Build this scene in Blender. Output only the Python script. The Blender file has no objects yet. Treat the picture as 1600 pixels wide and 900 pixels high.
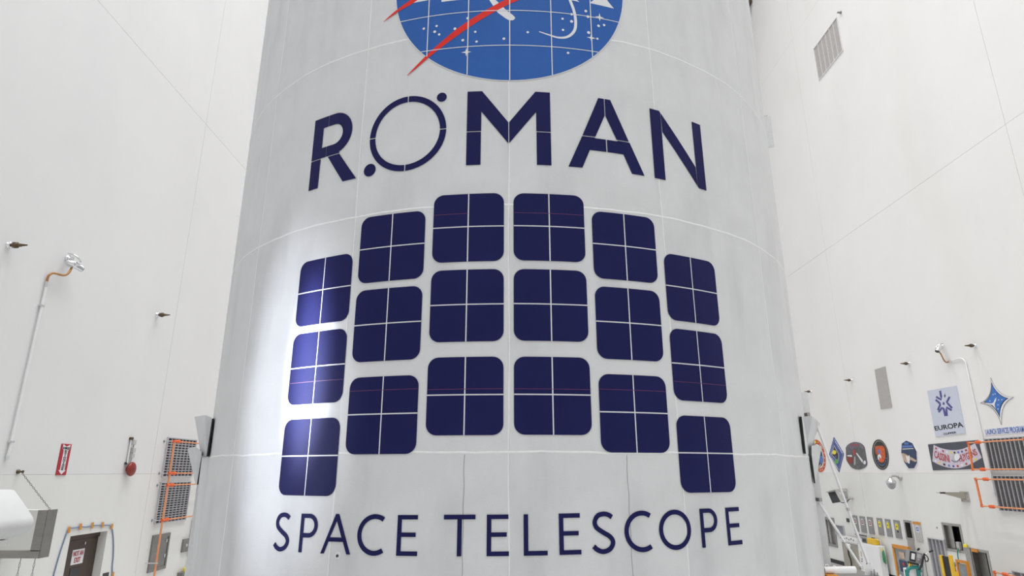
import bpy, bmesh, math, random
from mathutils import Vector, Matrix
from mathutils.geometry import tessellate_polygon
random.seed(7)
scene = bpy.context.scene
COL = scene.collection
PI = math.pi
R_ = math.radians

# ------------------------------------------------------------------ camera
FPX, PX, PY, H = 966.0, 795.0, 450.0, 3.1
TH = math.atan(287/966.0)
CT, ST = math.cos(TH), math.sin(TH)
cd = bpy.data.cameras.new('camera'); cam = bpy.data.objects.new('camera', cd); COL.objects.link(cam)
cd.sensor_width = 36.0; cd.lens = FPX*36/1600; cd.shift_x = 5/1600
cd.clip_start = .05; cd.clip_end = 200
cam.location = (0, 0, H); cam.rotation_euler = (PI/2+TH, 0, 0)
scene.camera = cam
# ------------------------------------------------------------------ light
scene.view_settings.view_transform = 'Standard'; scene.view_settings.look = 'None'
scene.view_settings.gamma = 1; scene.view_settings.exposure = 0.0
w = bpy.data.worlds.new('world'); scene.world = w; w.use_nodes = True
w.node_tree.nodes['Background'].inputs[0].default_value = (.9, .92, 1, 1)
w.node_tree.nodes['Background'].inputs[1].default_value = .3
def area(loc, sx, sy, power, color, rot=(0, 0, 0)):
    l = bpy.data.lights.new('bay_lamp', 'AREA'); l.shape = 'RECTANGLE'; l.size = sx; l.size_y = sy
    l.energy = power; l.color = color; l.spread = R_(118)
    o = bpy.data.objects.new('bay_lamp', l); COL.objects.link(o); o.location = loc; o.rotation_euler = rot
    return o
CEIL = 31.0
for ax in (-2.2, 2.2, 6.6):
    for ay in (-5.5, 3.0, 11.5, 20.0):
        warm = (1.0, .985, .965) if ax > 5 else ((.975, .985, 1.0) if ax < 0 else (1.0, .995, .985))
        area((ax, ay, CEIL-.25), 2.6, 3.6, {-2.2: 415, 2.2: 385, 6.6: 350}[ax], warm)
# work lamp standing left of the fairing: throws the bright patch on the white skin
for energy, size, blend, sx, ang, zc in ((6500, 16.5, 1.0, .21, 28.9, 3.72), (760, 32, 1.0, .38, 33.0, 3.55)):
    sp = bpy.data.lights.new('work_lamp_beam', 'SPOT'); sp.energy = energy; sp.color = (.82, .88, 1.0)
    sp.spot_size = R_(size); sp.spot_blend = blend; sp.shadow_soft_size = .08
    so = bpy.data.objects.new('work_lamp_beam', sp); COL.objects.link(so)
    so.location = (-5.6, 1.2, 3.3)
    tgt = Vector((-2.6*math.sin(R_(ang)), 6.115-2.6*math.cos(R_(ang)), zc))
    so.rotation_euler = (tgt-so.location).to_track_quat('-Z', 'Y').to_euler()
    so.scale = (sx, 1, 1)

# ------------------------------------------------------------------ measuring
XL, XR, FR, FD = -6.93, 11.37, 2.6, 6.115
YB, YF = 30.0, -9.0
def ray(px, py):
    x = (px-PX)/FPX; u = (PY-py)/FPX
    return x, CT-u*ST, ST+u*CT
def wl(px, py, X):                      # point of the plane x = X seen at a pixel of the survey photograph
    x, y, z = ray(px, py); k = X/x
    return y*k, z*k+H
def dp(px, py, Y):                      # the same for a plane y = Y
    x, y, z = ray(px, py); k = Y/y
    return Vector((x*k, Y, z*k+H))

# ------------------------------------------------------------------ materials
def mat(name, col, rough=.5, metal=0.0, spec=.5, noise=0.0, nscale=6.0, bump=0.0, bscale=40.0, coat=0.0, stretch=(1, 1, 1), trans=0.0, dirt=None):
    m = bpy.data.materials.new(name); m.use_nodes = True
    nt = m.node_tree; b = nt.nodes['Principled BSDF']
    b.inputs['Base Color'].default_value = (*col, 1); b.inputs['Roughness'].default_value = rough
    b.inputs['Metallic'].default_value = metal; b.inputs['Specular IOR Level'].default_value = spec
    b.inputs['Coat Weight'].default_value = coat; b.inputs['Transmission Weight'].default_value = trans
    tc = nt.nodes.new('ShaderNodeTexCoord'); mp = nt.nodes.new('ShaderNodeMapping')
    nt.links.new(tc.outputs['Object'], mp.inputs[0]); mp.inputs['Scale'].default_value = stretch
    if noise:
        n = nt.nodes.new('ShaderNodeTexNoise'); n.inputs['Scale'].default_value = nscale; n.inputs['Detail'].default_value = 7
        n.inputs['Roughness'].default_value = .62
        nt.links.new(mp.outputs[0], n.inputs['Vector'])
        r = nt.nodes.new('ShaderNodeValToRGB')
        r.color_ramp.elements[0].position = .3; r.color_ramp.elements[1].position = .72
        r.color_ramp.elements[0].color = (*[c*(1-noise) for c in col], 1); r.color_ramp.elements[1].color = (*[min(1, c*(1+noise*.6)) for c in col], 1)
        nt.links.new(n.outputs['Fac'], r.inputs[0])
        out = r.outputs[0]
        if dirt:                                     # vertical run marks
            n2 = nt.nodes.new('ShaderNodeTexNoise'); n2.inputs['Scale'].default_value = dirt[1]; n2.inputs['Detail'].default_value = 9
            mp2 = nt.nodes.new('ShaderNodeMapping'); mp2.inputs['Scale'].default_value = dirt[2]
            nt.links.new(tc.outputs['Object'], mp2.inputs[0]); nt.links.new(mp2.outputs[0], n2.inputs['Vector'])
            r2 = nt.nodes.new('ShaderNodeValToRGB'); r2.color_ramp.elements[0].position = .5; r2.color_ramp.elements[1].position = .74
            r2.color_ramp.elements[0].color = (1, 1, 1, 1); r2.color_ramp.elements[1].color = (*dirt[0], 1)
            nt.links.new(n2.outputs['Fac'], r2.inputs[0])
            mx = nt.nodes.new('ShaderNodeMix'); mx.data_type = 'RGBA'; mx.blend_type = 'MULTIPLY'; mx.inputs['Factor'].default_value = 1
            nt.links.new(out, mx.inputs[6]); nt.links.new(r2.outputs[0], mx.inputs[7]); out = mx.outputs[2]
        nt.links.new(out, b.inputs['Base Color'])
    if bump:
        n = nt.nodes.new('ShaderNodeTexNoise'); n.inputs['Scale'].default_value = bscale; n.inputs['Detail'].default_value = 4
        nt.links.new(mp.outputs[0], n.inputs['Vector'])
        bp = nt.nodes.new('ShaderNodeBump'); bp.inputs['Strength'].default_value = bump; bp.inputs['Distance'].default_value = .004
        nt.links.new(n.outputs['Fac'], bp.inputs['Height']); nt.links.new(bp.outputs[0], b.inputs['Normal'])
    return m
M = dict(
    wall_l=mat('wall_paint_cool', (.765, .763, .768), .55, noise=.035, nscale=.35, bump=.15, bscale=3, dirt=((.96, .965, .97), .5, (1, 1, .25))),
    wall_r=mat('wall_paint_warm', (.83, .82, .81), .55, noise=.03, nscale=.35, bump=.15, bscale=3, dirt=((.97, .965, .95), .5, (1, 1, .25))),
    wall_low=mat('wall_paint_cream', (.775, .775, .757), .5, noise=.03, nscale=.5, bump=.15, bscale=3, dirt=((.95, .95, .94), .8, (1, 1, .3))),
    ceil=mat('ceiling_paint', (.8, .8, .8), .7, noise=.02),
    floor=mat('epoxy_floor', (.74, .75, .74), .25, noise=.05, nscale=1.5),
    joint=mat('wall_joint', (.33, .34, .35), .8, noise=.1, nscale=20),
    base=mat('black_rubber', (.015, .015, .017), .6, noise=.2, nscale=20),
    skin=mat('fairing_skin', (.665, .67, .685), .45, spec=.35, noise=.055, nscale=3.2, bump=.25, bscale=160, dirt=((.86, .86, .865), 1.6, (2.2, 2.2, .5))),
    bead=mat('seam_bead_paint', (.79, .795, .80), .45, noise=.05, nscale=25),
    film=mat('decal_film', (.76, .77, .80), .4, noise=.03),
    navy=mat('navy_vinyl', (.014, .015, .080), .45, spec=.08, noise=.10, nscale=3, bump=.1, bscale=90),
    navy2=mat('navy_vinyl_letters', (.014, .015, .080), .45, spec=.08, noise=.08, nscale=4, bump=.1, bscale=90),
    blue=mat('blue_vinyl', (.030, .115, .40), .4, spec=.15, noise=.06, nscale=5, bump=.1, bscale=90),
    red=mat('red_vinyl', (.72, .03, .02), .4, spec=.2, noise=.12, nscale=6),
    magenta=mat('thin_red_line', (.12, .02, .09), .5, noise=.1),
    vwhite=mat('white_vinyl', (.72, .73, .76), .4, noise=.04),
    black=mat('black_gap', (.006, .006, .006), .8, noise=.1),
    dark=mat('dark_metal', (.035, .036, .04), .45, noise=.2, nscale=12),
    steel=mat('stainless', (.42, .41, .39), .38, .85, noise=.12, nscale=5, stretch=(1, 1, 4)),
    steel_d=mat('dull_stainless', (.25, .24, .23), .42, .7, noise=.15, nscale=5),
    grey=mat('grey_paint', (.26, .26, .265), .5, noise=.08, nscale=10),
    grey_l=mat('light_grey_paint', (.50, .49, .48), .5, noise=.08, nscale=10),
    chrome=mat('chrome', (.72, .72, .74), .18, 1.0, noise=.03),
    bronze=mat('weathered_bronze', (.13, .095, .06), .42, .7, noise=.3, nscale=30),
    copper=mat('copper_flex', (.42, .22, .09), .38, .7, noise=.3, nscale=30),
    white=mat('white_enamel', (.82, .82, .83), .35, noise=.02),
    white_m=mat('white_fabric', (.66, .665, .67), .7, noise=.03, nscale=3, bump=.2, bscale=12),
    orange=mat('orange_pipe', (.80, .22, .07), .45, noise=.12, nscale=9),
    orange_p=mat('pale_orange_pipe', (.74, .30, .14), .45, noise=.12, nscale=9),
    coupling=mat('red_orange_coupling', (.75, .12, .03), .4, noise=.1, nscale=20),
    amber=mat('amber_paint', (.65, .26, .03), .45, noise=.12, nscale=12),
    yellow=mat('yellow_paint', (.80, .50, .03), .45, noise=.08, nscale=12),
    yellow_l=mat('yellow_label', (.80, .68, .06), .5, noise=.06),
    brown=mat('brown_door_paint', (.060, .036, .026), .5, noise=.12, nscale=6),
    jamb=mat('door_jamb_paint', (.55, .55, .52), .5, noise=.04),
    redp=mat('red_gloss', (.24, .022, .014), .35, noise=.1, nscale=8),
    redsign=mat('red_sign', (.42, .012, .03), .4, noise=.06),
    signw=mat('sign_white', (.78, .77, .80), .45, noise=.03),
    lilac=mat('sign_lilac', (.60, .55, .64), .5, noise=.05),
    signdk=mat('sign_slate', (.065, .072, .092), .5, noise=.08),
    pale=mat('sign_pale_blue', (.58, .61, .72), .5, noise=.03),
    ink=mat('black_ink', (.012, .012, .015), .5, noise=.1),
    redink=mat('red_ink', (.42, .05, .05), .5, noise=.15, nscale=20),
    blueink=mat('blue_ink', (.10, .19, .50), .5, noise=.1),
    violet=mat('violet_ink', (.085, .08, .27), .5, noise=.08),
    starblue=mat('star_blue', (.05, .17, .52), .45, noise=.08),
    diab=mat('patch_blue', (.07, .10, .32), .5, noise=.5, nscale=9),
    pgrey=mat('patch_grey', (.12, .12, .125), .5, noise=.4, nscale=6),
    pviolet=mat('patch_violet', (.16, .14, .19), .5, noise=.4, nscale=8),
    porange=mat('patch_orange', (.62, .11, .03), .5, noise=.5, nscale=9),
    pblack=mat('patch_black', (.03, .026, .02), .5, noise=.4, nscale=9),
    pnavy=mat('patch_navy', (.035, .055, .12), .5, noise=.4, nscale=6),
    ptan=mat('patch_tan', (.55, .40, .30), .5, noise=.3, nscale=6),
    pgreen=mat('patch_green', (.12, .38, .10), .5, noise=.2),
    teal=mat('teal_paint', (.02, .22, .20), .45, noise=.15, nscale=10),
    glass=mat('clear_dome', (.75, .78, .8), .12, 0, noise=.02, trans=.6),
    plastic=mat('clear_sheeting', (.30, .34, .38), .3, noise=.3, nscale=6, trans=.2),
    tan=mat('tan_panel', (.36, .34, .29), .5, noise=.06, nscale=6),
    cord=mat('blue_cord', (.16, .22, .36), .5, noise=.1),
    louvre=mat('vent_dark', (.055, .055, .065), .6, noise=.15, nscale=20),
    louvre2=mat('vent_grey', (.19, .19, .21), .6, noise=.15, nscale=20),
    vbar=mat('vent_bar', (.50, .50, .53), .45, noise=.05),
    ventl=mat('vent_pale', (.42, .42, .43), .5, noise=.08, nscale=12),
    plate=mat('grey_plate', (.43, .41, .395), .55, noise=.06, nscale=8),
)

# ------------------------------------------------------------------ builders
def link(me, name, parent=None, m=None):
    o = bpy.data.objects.new(name, me); COL.objects.link(o)
    if m is not None and me is not None: me.materials.clear(); me.materials.append(M[m])
    if parent is not None:
        o.parent = parent; o.matrix_parent_inverse = parent.matrix_world.inverted()
    return o
def from_data(name, vs, fs, m, parent=None, smooth=None):
    me = bpy.data.meshes.new(name); me.from_pydata([tuple(v) for v in vs], [], fs); me.update()
    if smooth is not None:
        me.polygons.foreach_set('use_smooth', [bool(smooth(i)) if callable(smooth) else smooth for i in range(len(fs))])
    return link(me, name, parent, m)
def thing(name, label, cat, loc=(0, 0, 0), group=None):
    o = bpy.data.objects.new(name, None); COL.objects.link(o); o.location = loc; o.empty_display_size = .1
    o['label'] = label; o['category'] = cat
    if group: o['group'] = group
    bpy.context.view_layer.update()
    return o
def tag(o, label, cat, group=None):
    o['label'] = label; o['category'] = cat
    if group: o['group'] = group
    return o
class MB:
    def __init__(s): s.v = []; s.f = []; s.s = []
    def add(s, vs, fs, smooth=False):
        n = len(s.v); s.v += [Vector(v) for v in vs]
        for f in fs: s.f.append(tuple(i+n for i in f)); s.s.append(smooth)
        return s
    def box(s, a, b, bev=0.0):
        x0, x1 = sorted((a[0], b[0])); y0, y1 = sorted((a[1], b[1])); z0, z1 = sorted((a[2], b[2]))
        if bev:
            bm = bmesh.new(); bmesh.ops.create_cube(bm, size=1)
            for v in bm.verts: v.co = Vector(((x0+x1)/2+v.co.x*(x1-x0), (y0+y1)/2+v.co.y*(y1-y0), (z0+z1)/2+v.co.z*(z1-z0)))
            bmesh.ops.bevel(bm, geom=list(bm.edges), offset=bev, segments=2, affect='EDGES', profile=.5)
            bm.verts.index_update(); s.add([v.co.copy() for v in bm.verts], [[v.index for v in f.verts] for f in bm.faces]); bm.free(); return s
        vs = [(x, y, z) for z in (z0, z1) for y in (y0, y1) for x in (x0, x1)]
        return s.add(vs, [(0, 2, 3, 1), (4, 5, 7, 6), (0, 1, 5, 4), (2, 6, 7, 3), (0, 4, 6, 2), (1, 3, 7, 5)])
    def hull(s, pts):
        bm = bmesh.new()
        for p in pts: bm.verts.new(p)
        bmesh.ops.convex_hull(bm, input=list(bm.verts))
        for v in [v for v in bm.verts if not v.link_faces]: bm.verts.remove(v)
        bmesh.ops.dissolve_limit(bm, angle_limit=.01, verts=list(bm.verts), edges=list(bm.edges))
        bm.verts.index_update(); s.add([v.co.copy() for v in bm.verts], [[v.index for v in f.verts] for f in bm.faces]); bm.free(); return s
    def tube(s, pts, r, n=10, closed=False):
        pts = [Vector(p) for p in pts]; rs = r if isinstance(r, (list, tuple)) else [r]*len(pts)
        rings = []; up = None
        for i, p in enumerate(pts):
            a = pts[max(i-1, 0)]; b = pts[min(i+1, len(pts)-1)]
            t = (b-a).normalized() if (b-a).length > 1e-9 else Vector((0, 0, 1))
            if up is None: up = t.orthogonal().normalized()
            up = (up-t*up.dot(t)).normalized(); q = t.cross(up)
            rings.append([p+(up*math.cos(2*PI*k/n)+q*math.sin(2*PI*k/n))*rs[i] for k in range(n)])
        vs = [v for rg in rings for v in rg]; fs = []
        for i in range(len(rings)-1):
            for k in range(n): fs.append((i*n+k, i*n+(k+1) % n, (i+1)*n+(k+1) % n, (i+1)*n+k))
        s.add(vs, fs, True)
        s.add(rings[0], [tuple(reversed(range(n)))]); s.add(rings[-1], [tuple(range(n))])
        return s
    def lathe(s, p, d, prof, n=16):         # prof: (distance along d, radius)
        p = Vector(p); d = Vector(d).normalized(); u = d.orthogonal().normalized(); q = d.cross(u)
        vs = [p+d*t+(u*math.cos(2*PI*k/n)+q*math.sin(2*PI*k/n))*max(r, 1e-5) for t, r in prof for k in range(n)]
        fs = []
        for i in range(len(prof)-1):
            for k in range(n): fs.append((i*n+k, i*n+(k+1) % n, (i+1)*n+(k+1) % n, (i+1)*n+k))
        s.add(vs, fs, True)
        s.add(vs[:n], [tuple(reversed(range(n)))]); s.add(vs[-n:], [tuple(range(n))]); return s
    def prism(s, pts, off):                 # polygon of 3-D points pushed by a vector
        pts = [Vector(p) for p in pts]; n = len(pts); off = Vector(off)
        tri = tessellate_polygon([pts])
        s.add(pts+[p+off for p in pts], [tuple(t) for t in tri]+[tuple(i+n for i in reversed(t)) for t in tri]+[(i, (i+1) % n, (i+1) % n+n, i+n) for i in range(n)])
        return s
    def build(s, name, m, parent=None):
        me = bpy.data.meshes.new(name); me.from_pydata([tuple(v) for v in s.v], [], s.f); me.update()
        me.polygons.foreach_set('use_smooth', s.s)
        bm = bmesh.new(); bm.from_mesh(me); bmesh.ops.recalc_face_normals(bm, faces=bm.faces); bm.to_mesh(me); bm.free()
        return link(me, name, parent, m)
def spline(pts, k=8):
    P = [Vector(p) for p in pts]; P = [P[0]*2-P[1]]+P+[P[-1]*2-P[-2]]; out = []
    for i in range(1, len(P)-2):
        a, b, c, d = P[i-1:i+3]
        for j in range(k):
            t = j/k; out.append(.5*((2*b)+(c-a)*t+(2*a-5*b+4*c-d)*t*t+(-a+3*b-3*c+d)*t**3))
    return out+[P[-2]]

# decals on the fairing: outlines in the unrolled skin (arc length s, height z), bent round the cylinder
def cyl_pt(s, z, r): a = s/FR; return (r*math.sin(a), FD-r*math.cos(a), z)
def skin_decal(name, shapes, r0, th, m, parent, step=.05):
    bm = bmesh.new()
    for contours in shapes:
        cs = [[Vector((x, z, 0)) for x, z in c] for c in contours]
        flat = [v for c in cs for v in c]; tris = tessellate_polygon(cs)
        vs = [bm.verts.new(v) for v in flat]
        for t in tris:
            a, b, c = (flat[i] for i in t)
            if abs((b-a).cross(c-a).z) < 1e-10: continue
            try: bm.faces.new([vs[i] for i in t])
            except ValueError: pass
    lo = min(v.co.x for v in bm.verts); hi = max(v.co.x for v in bm.verts)
    k = math.floor(lo/step)+1
    while k*step < hi:
        bmesh.ops.bisect_plane(bm, geom=bm.verts[:]+bm.edges[:]+bm.faces[:], plane_co=(k*step, 0, 0), plane_no=(1, 0, 0)); k += 1
    bm.verts.index_update()
    vs = []; fs = []; sm = []
    for v in bm.verts: vs.append(cyl_pt(v.co.x, v.co.y, r0+th))
    for f in bm.faces:
        idx = [v.index for v in f.verts]
        if f.calc_area() < 1e-12: continue
        f.normal_update()
        fs.append(idx if f.normal.z > 0 else idx[::-1]); sm.append(True)
    for e in bm.edges:
        if len(e.link_faces) == 1:
            n = len(vs)
            for v in e.verts: vs.append(cyl_pt(v.co.x, v.co.y, r0+th)); vs.append(cyl_pt(v.co.x, v.co.y, r0))
            fs.append([n, n+1, n+3, n+2]); sm.append(False)
    bm.free()
    return from_data(name, vs, fs, m, parent, smooth=lambda i: sm[i])
def stroke(path, w):                         # flat ribbon outline round an open centre line
    P = [Vector((p[0], p[1])) for p in path]; L = []; Rt = []
    for i, p in enumerate(P):
        a = P[max(i-1, 0)]; b = P[min(i+1, len(P)-1)]; t = (b-a).normalized(); n = Vector((-t.y, t.x))
        ww = w[i] if isinstance(w, list) else w
        L.append(p+n*ww/2); Rt.append(p-n*ww/2)
    return [(v.x, v.y) for v in L+Rt[::-1]]
def arc(cx, cy, r, a0, a1, n=24, ry=None):
    ry = ry or r
    return [(cx+r*math.cos(R_(a0+(a1-a0)*i/n)), cy+ry*math.sin(R_(a0+(a1-a0)*i/n))) for i in range(n+1)]
def rrect(x0, x1, z0, z1, rad, corners=(1, 1, 1, 1)):   # corners bl, br, tr, tl
    out = []
    for (cx, cz, a, on) in ((x0, z0, 180, corners[0]), (x1, z0, 270, corners[1]), (x1, z1, 0, corners[2]), (x0, z1, 90, corners[3])):
        if on:
            sx = 1 if cx == x0 else -1; sz = 1 if cz == z0 else -1
            out += arc(cx+sx*rad, cz+sz*rad, rad, a, a+90, 7)
        else: out.append((cx, cz))
    return out

# flat things on the side walls: outlines as (Y, z); X is the wall plane plus an offset into the room
def wx(side, off): return XL+off if side == 'L' else XR-off
def W(side, px, py, off=0.0): return wl(px, py, wx(side, off))
def wflat(name, side, shapes, off, th, m, parent=None):
    vs = []; fs = []
    for contours in shapes:
        cs = [[Vector((y, z, 0)) for y, z in c] for c in contours]
        flat = [v for c in cs for v in c]; tris = tessellate_polygon(cs); n = len(vs); k = len(flat)
        vs += [(wx(side, off+th), v.x, v.y) for v in flat]+[(wx(side, off), v.x, v.y) for v in flat]
        fs += [tuple(i+n for i in t) for t in tris]
        j = 0
        for c in cs:
            for i in range(len(c)):
                a = n+j+i; b = n+j+(i+1) % len(c); fs.append((a, b, b+k, a+k))
            j += len(c)
    o = from_data(name, vs, fs, m, parent, smooth=False)
    bm = bmesh.new(); bm.from_mesh(o.data); bmesh.ops.recalc_face_normals(bm, faces=bm.faces)
    # open at the back: make the front face look into the room
    sx = 1 if side == 'L' else -1
    tot = sum(f.normal.x*f.calc_area() for f in bm.faces)
    if tot*sx < 0: bmesh.ops.reverse_faces(bm, faces=bm.faces)
    bm.to_mesh(o.data); bm.free(); return o
def wpx(side, pts, off=0.0): return [W(side, a, b, off) for a, b in pts]
def wrect(side, tl, br, off=0.0):
    a = W(side, *tl, off); b = W(side, *br, off)
    return min(a[0], b[0]), max(a[0], b[0]), min(a[1], b[1]), max(a[1], b[1])
def rectc(y0, y1, z0, z1): return [(y0, z0), (y1, z0), (y1, z1), (y0, z1)]
def wbox(name, side, r, o0, o1, m, parent=None, bev=0.0):
    return MB().box((wx(side, o0), r[0], r[2]), (wx(side, o1), r[1], r[3]), bev).build(name, m, parent)
_fc = {}
def glyphs(body):
    if body in _fc: return _fc[body]
    c = bpy.data.curves.new('t', 'FONT'); c.body = body; c.size = 1; c.resolution_u = 3; c.offset = .018
    o = bpy.data.objects.new('t', c); COL.objects.link(o); bpy.context.view_layer.update()
    me = bpy.data.meshes.new_from_object(o.evaluated_get(bpy.context.evaluated_depsgraph_get()))
    vs = [v.co.copy() for v in me.vertices]; fs = [tuple(p.vertices) for p in me.polygons]
    bpy.data.objects.remove(o); bpy.data.curves.remove(c); bpy.data.meshes.remove(me)
    x0 = min(v.x for v in vs); x1 = max(v.x for v in vs); y0 = min(v.y for v in vs); y1 = max(v.y for v in vs)
    _fc[body] = ([((v.x-x0)/(x1-x0), (v.y-y0)/(y1-y0)) for v in vs], fs); return _fc[body]
def wtext(name, side, body, quad, off, m, parent, fn=None, th=.004, fat=0.0):
    """quad: (Y, z) of the text's top-left, top-right, bottom-right, bottom-left as read in the room"""
    vs, fs = glyphs(body); tl, tr, br, bl = [Vector(q) for q in quad]
    out = []
    for u, v in vs:
        if fn: p = fn(u, v)
        else: p = (bl*(1-u)+br*u)*(1-v)+(tl*(1-u)+tr*u)*v
        out.append((wx(side, off+th), p[0], p[1]))
    o = from_data(name, out, fs, m, parent, smooth=False)
    bm = bmesh.new(); bm.from_mesh(o.data)
    r = bmesh.ops.extrude_face_region(bm, geom=bm.faces[:])
    for e in r['geom']:
        if isinstance(e, bmesh.types.BMVert): e.co.x = wx(side, off)
    bmesh.ops.recalc_face_normals(bm, faces=bm.faces); bm.to_mesh(o.data); bm.free(); return o

# ------------------------------------------------------------------ the room
def struct(o): o['kind'] = 'structure'; return o
def wall_panel(side, y0, y1, z0, z1, holes, m, parent, depth=.25):
    ys = sorted({y0, y1, *[h[0] for h in holes], *[h[1] for h in holes]}); zs = sorted({z0, z1, *[h[2] for h in holes], *[h[3] for h in holes]})
    ys = [y for y in ys if y0 <= y <= y1]; zs = [z for z in zs if z0 <= z <= z1]
    ny, nz = len(ys)-1, len(zs)-1
    full = [[not any(h[0] < (ys[i]+ys[i+1])/2 < h[1] and h[2] < (zs[j]+zs[j+1])/2 < h[3] for h in holes) for j in range(nz)] for i in range(ny)]
    ok = lambda i, j: 0 <= i < ny and 0 <= j < nz and full[i][j]
    a, b = wx(side, 0), wx(side, -depth); mb = MB()
    for i in range(ny):
        for j in range(nz):
            if not full[i][j]: continue
            Y0, Y1, Z0, Z1 = ys[i], ys[i+1], zs[j], zs[j+1]
            mb.add([(a, Y0, Z0), (a, Y1, Z0), (a, Y1, Z1), (a, Y0, Z1)], [(0, 1, 2, 3)])
            for di, dj, q in ((-1, 0, ((Y0, Z0), (Y0, Z1))), (1, 0, ((Y1, Z0), (Y1, Z1))), (0, -1, ((Y0, Z0), (Y1, Z0))), (0, 1, ((Y0, Z1), (Y1, Z1)))):
                if not ok(i+di, j+dj):
                    (p, r), (s_, t) = q
                    mb.add([(a, p, r), (a, s_, t), (b, s_, t), (b, p, r)], [(0, 1, 2, 3)])
    me = bpy.data.meshes.new('wall_panel'); me.from_pydata([tuple(v) for v in mb.v], [], mb.f)
    bm = bmesh.new(); bm.from_mesh(me); bmesh.ops.remove_doubles(bm, verts=bm.verts, dist=1e-5); bmesh.ops.recalc_face_normals(bm, faces=bm.faces)
    tot = sum(f.normal.x*f.calc_area() for f in bm.faces if abs(f.normal.x) > .9)
    if tot*(1 if side == 'L' else -1) < 0: bmesh.ops.reverse_faces(bm, faces=bm.faces)
    bm.to_mesh(me); bm.free()
    return link(me, 'wall_panel', parent, m)

door_r = wrect('L', (110.5, 836.5), (110.5, 836.5)); door_y0 = W('L', 110.5, 836.5)[0]; door_y1, door_z = W('L', 168.3, 829.4)
DOOR = (door_y0, door_y1, 0.0, door_z)
hatch2 = wrect('L', (291, 812), (302, 870))
N1 = wrect('R', (1472.5, 818), (1508, 863)); N1 = (N1[0], N1[1], N1[2], N1[3])
n2a = W('R', 1517, 858); n2b = W('R', 1543, 862); N2 = (n2b[0], n2a[0], .32, n2a[1])
P7 = wrect('R', (1412.8, 814), (1428, 843))
GW = wrect('R', (1286.4, 808.3), (1308.9, 854.4))
LOWHATCH = wrect('R', (1394.5, 853), (1417.5, 905)); LOWHATCH = (LOWHATCH[0], LOWHATCH[1], .12, LOWHATCH[3])
G = .004
ycuts = [YF, -3.3, 4.6, 12.5, 20.9, YB]; zcuts = [0, 3.06, 10.72, 19.7, CEIL]
for side, nm in (('L', 'wall_left'), ('R', 'wall_right')):
    back = struct(MB().box((wx(side, -.25), YF-.3, 0), (wx(side, -.5), YB+.3, CEIL)).build(nm, 'joint'))
    for i in range(len(ycuts)-1):
        for j in range(len(zcuts)-1):
            y0, y1, z0, z1 = ycuts[i]+G, ycuts[i+1]-G, zcuts[j]+((.0012 if j == 1 else G*.8) if j else 0), zcuts[j+1]-(.0012 if j == 0 else G*.8)
            holes = [h for h in ([DOOR] if side == 'L' else [N1, N2, P7, GW]) if j == 0 and y0 < h[0] and h[1] < y1]
            wall_panel(side, y0, y1, z0, z1, holes, 'wall_low' if j == 0 else ('wall_l' if side == 'L' else 'wall_r'), back)
struct(MB().box((XL, YB, 0), (XR, YB+.3, CEIL)).build('wall_back', 'wall_l'))
struct(MB().box((XL, YF-.3, 0), (XR, YF, CEIL)).build('wall_front', 'wall_l'))
struct(MB().box((XL-.5, YF-.3, -.3), (XR+.5, YB+.3, 0)).build('floor', 'floor'))
struct(MB().box((XL-.5, YF-.3, CEIL), (XR+.5, YB+.3, CEIL+.3)).build('ceiling', 'ceil'))
lb = struct(MB().box((XL, YF, 0), (XL+.015, DOOR[0]-.05, .16)).box((XL, DOOR[1]+.05, 0), (XL+.015, YB, .16)).build('baseboard_left', 'base'))
struct(MB().box((XR, N2[1]+.1, 0), (XR-.015, YB, .17)).box((XR, YF, 0), (XR-.015, N2[0]-.1, .17)).build('baseboard_right', 'base'))

# ------------------------------------------------------------------ the fairing
F = thing('payload_fairing', 'giant white cylindrical rocket fairing with navy lettering and square panel artwork', 'rocket fairing', (0, FD, 0))
ZB, ZT = 2.18, 8.6
mb = MB(); n = 240
prof = [(2.45, ZB), (FR-.006, ZB), (FR-.006, ZT)]
for i in range(1, 15):
    t = i/14; prof.append(((FR-.006)*math.cos(t*PI/2*.985)**.8, ZT+5.6*math.sin(t*PI/2)))
vs = []; fs = []
for r, z in prof:
    for k in range(n): a = 2*PI*k/n; vs.append((r*math.sin(a), FD-r*math.cos(a), z))
for i in range(len(prof)-1):
    for k in range(n): fs.append((i*n+k, i*n+(k+1) % n, (i+1)*n+(k+1) % n, (i+1)*n+k))
sh = from_data('shell', vs, fs, 'skin', F, smooth=lambda i: i >= n)
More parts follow.
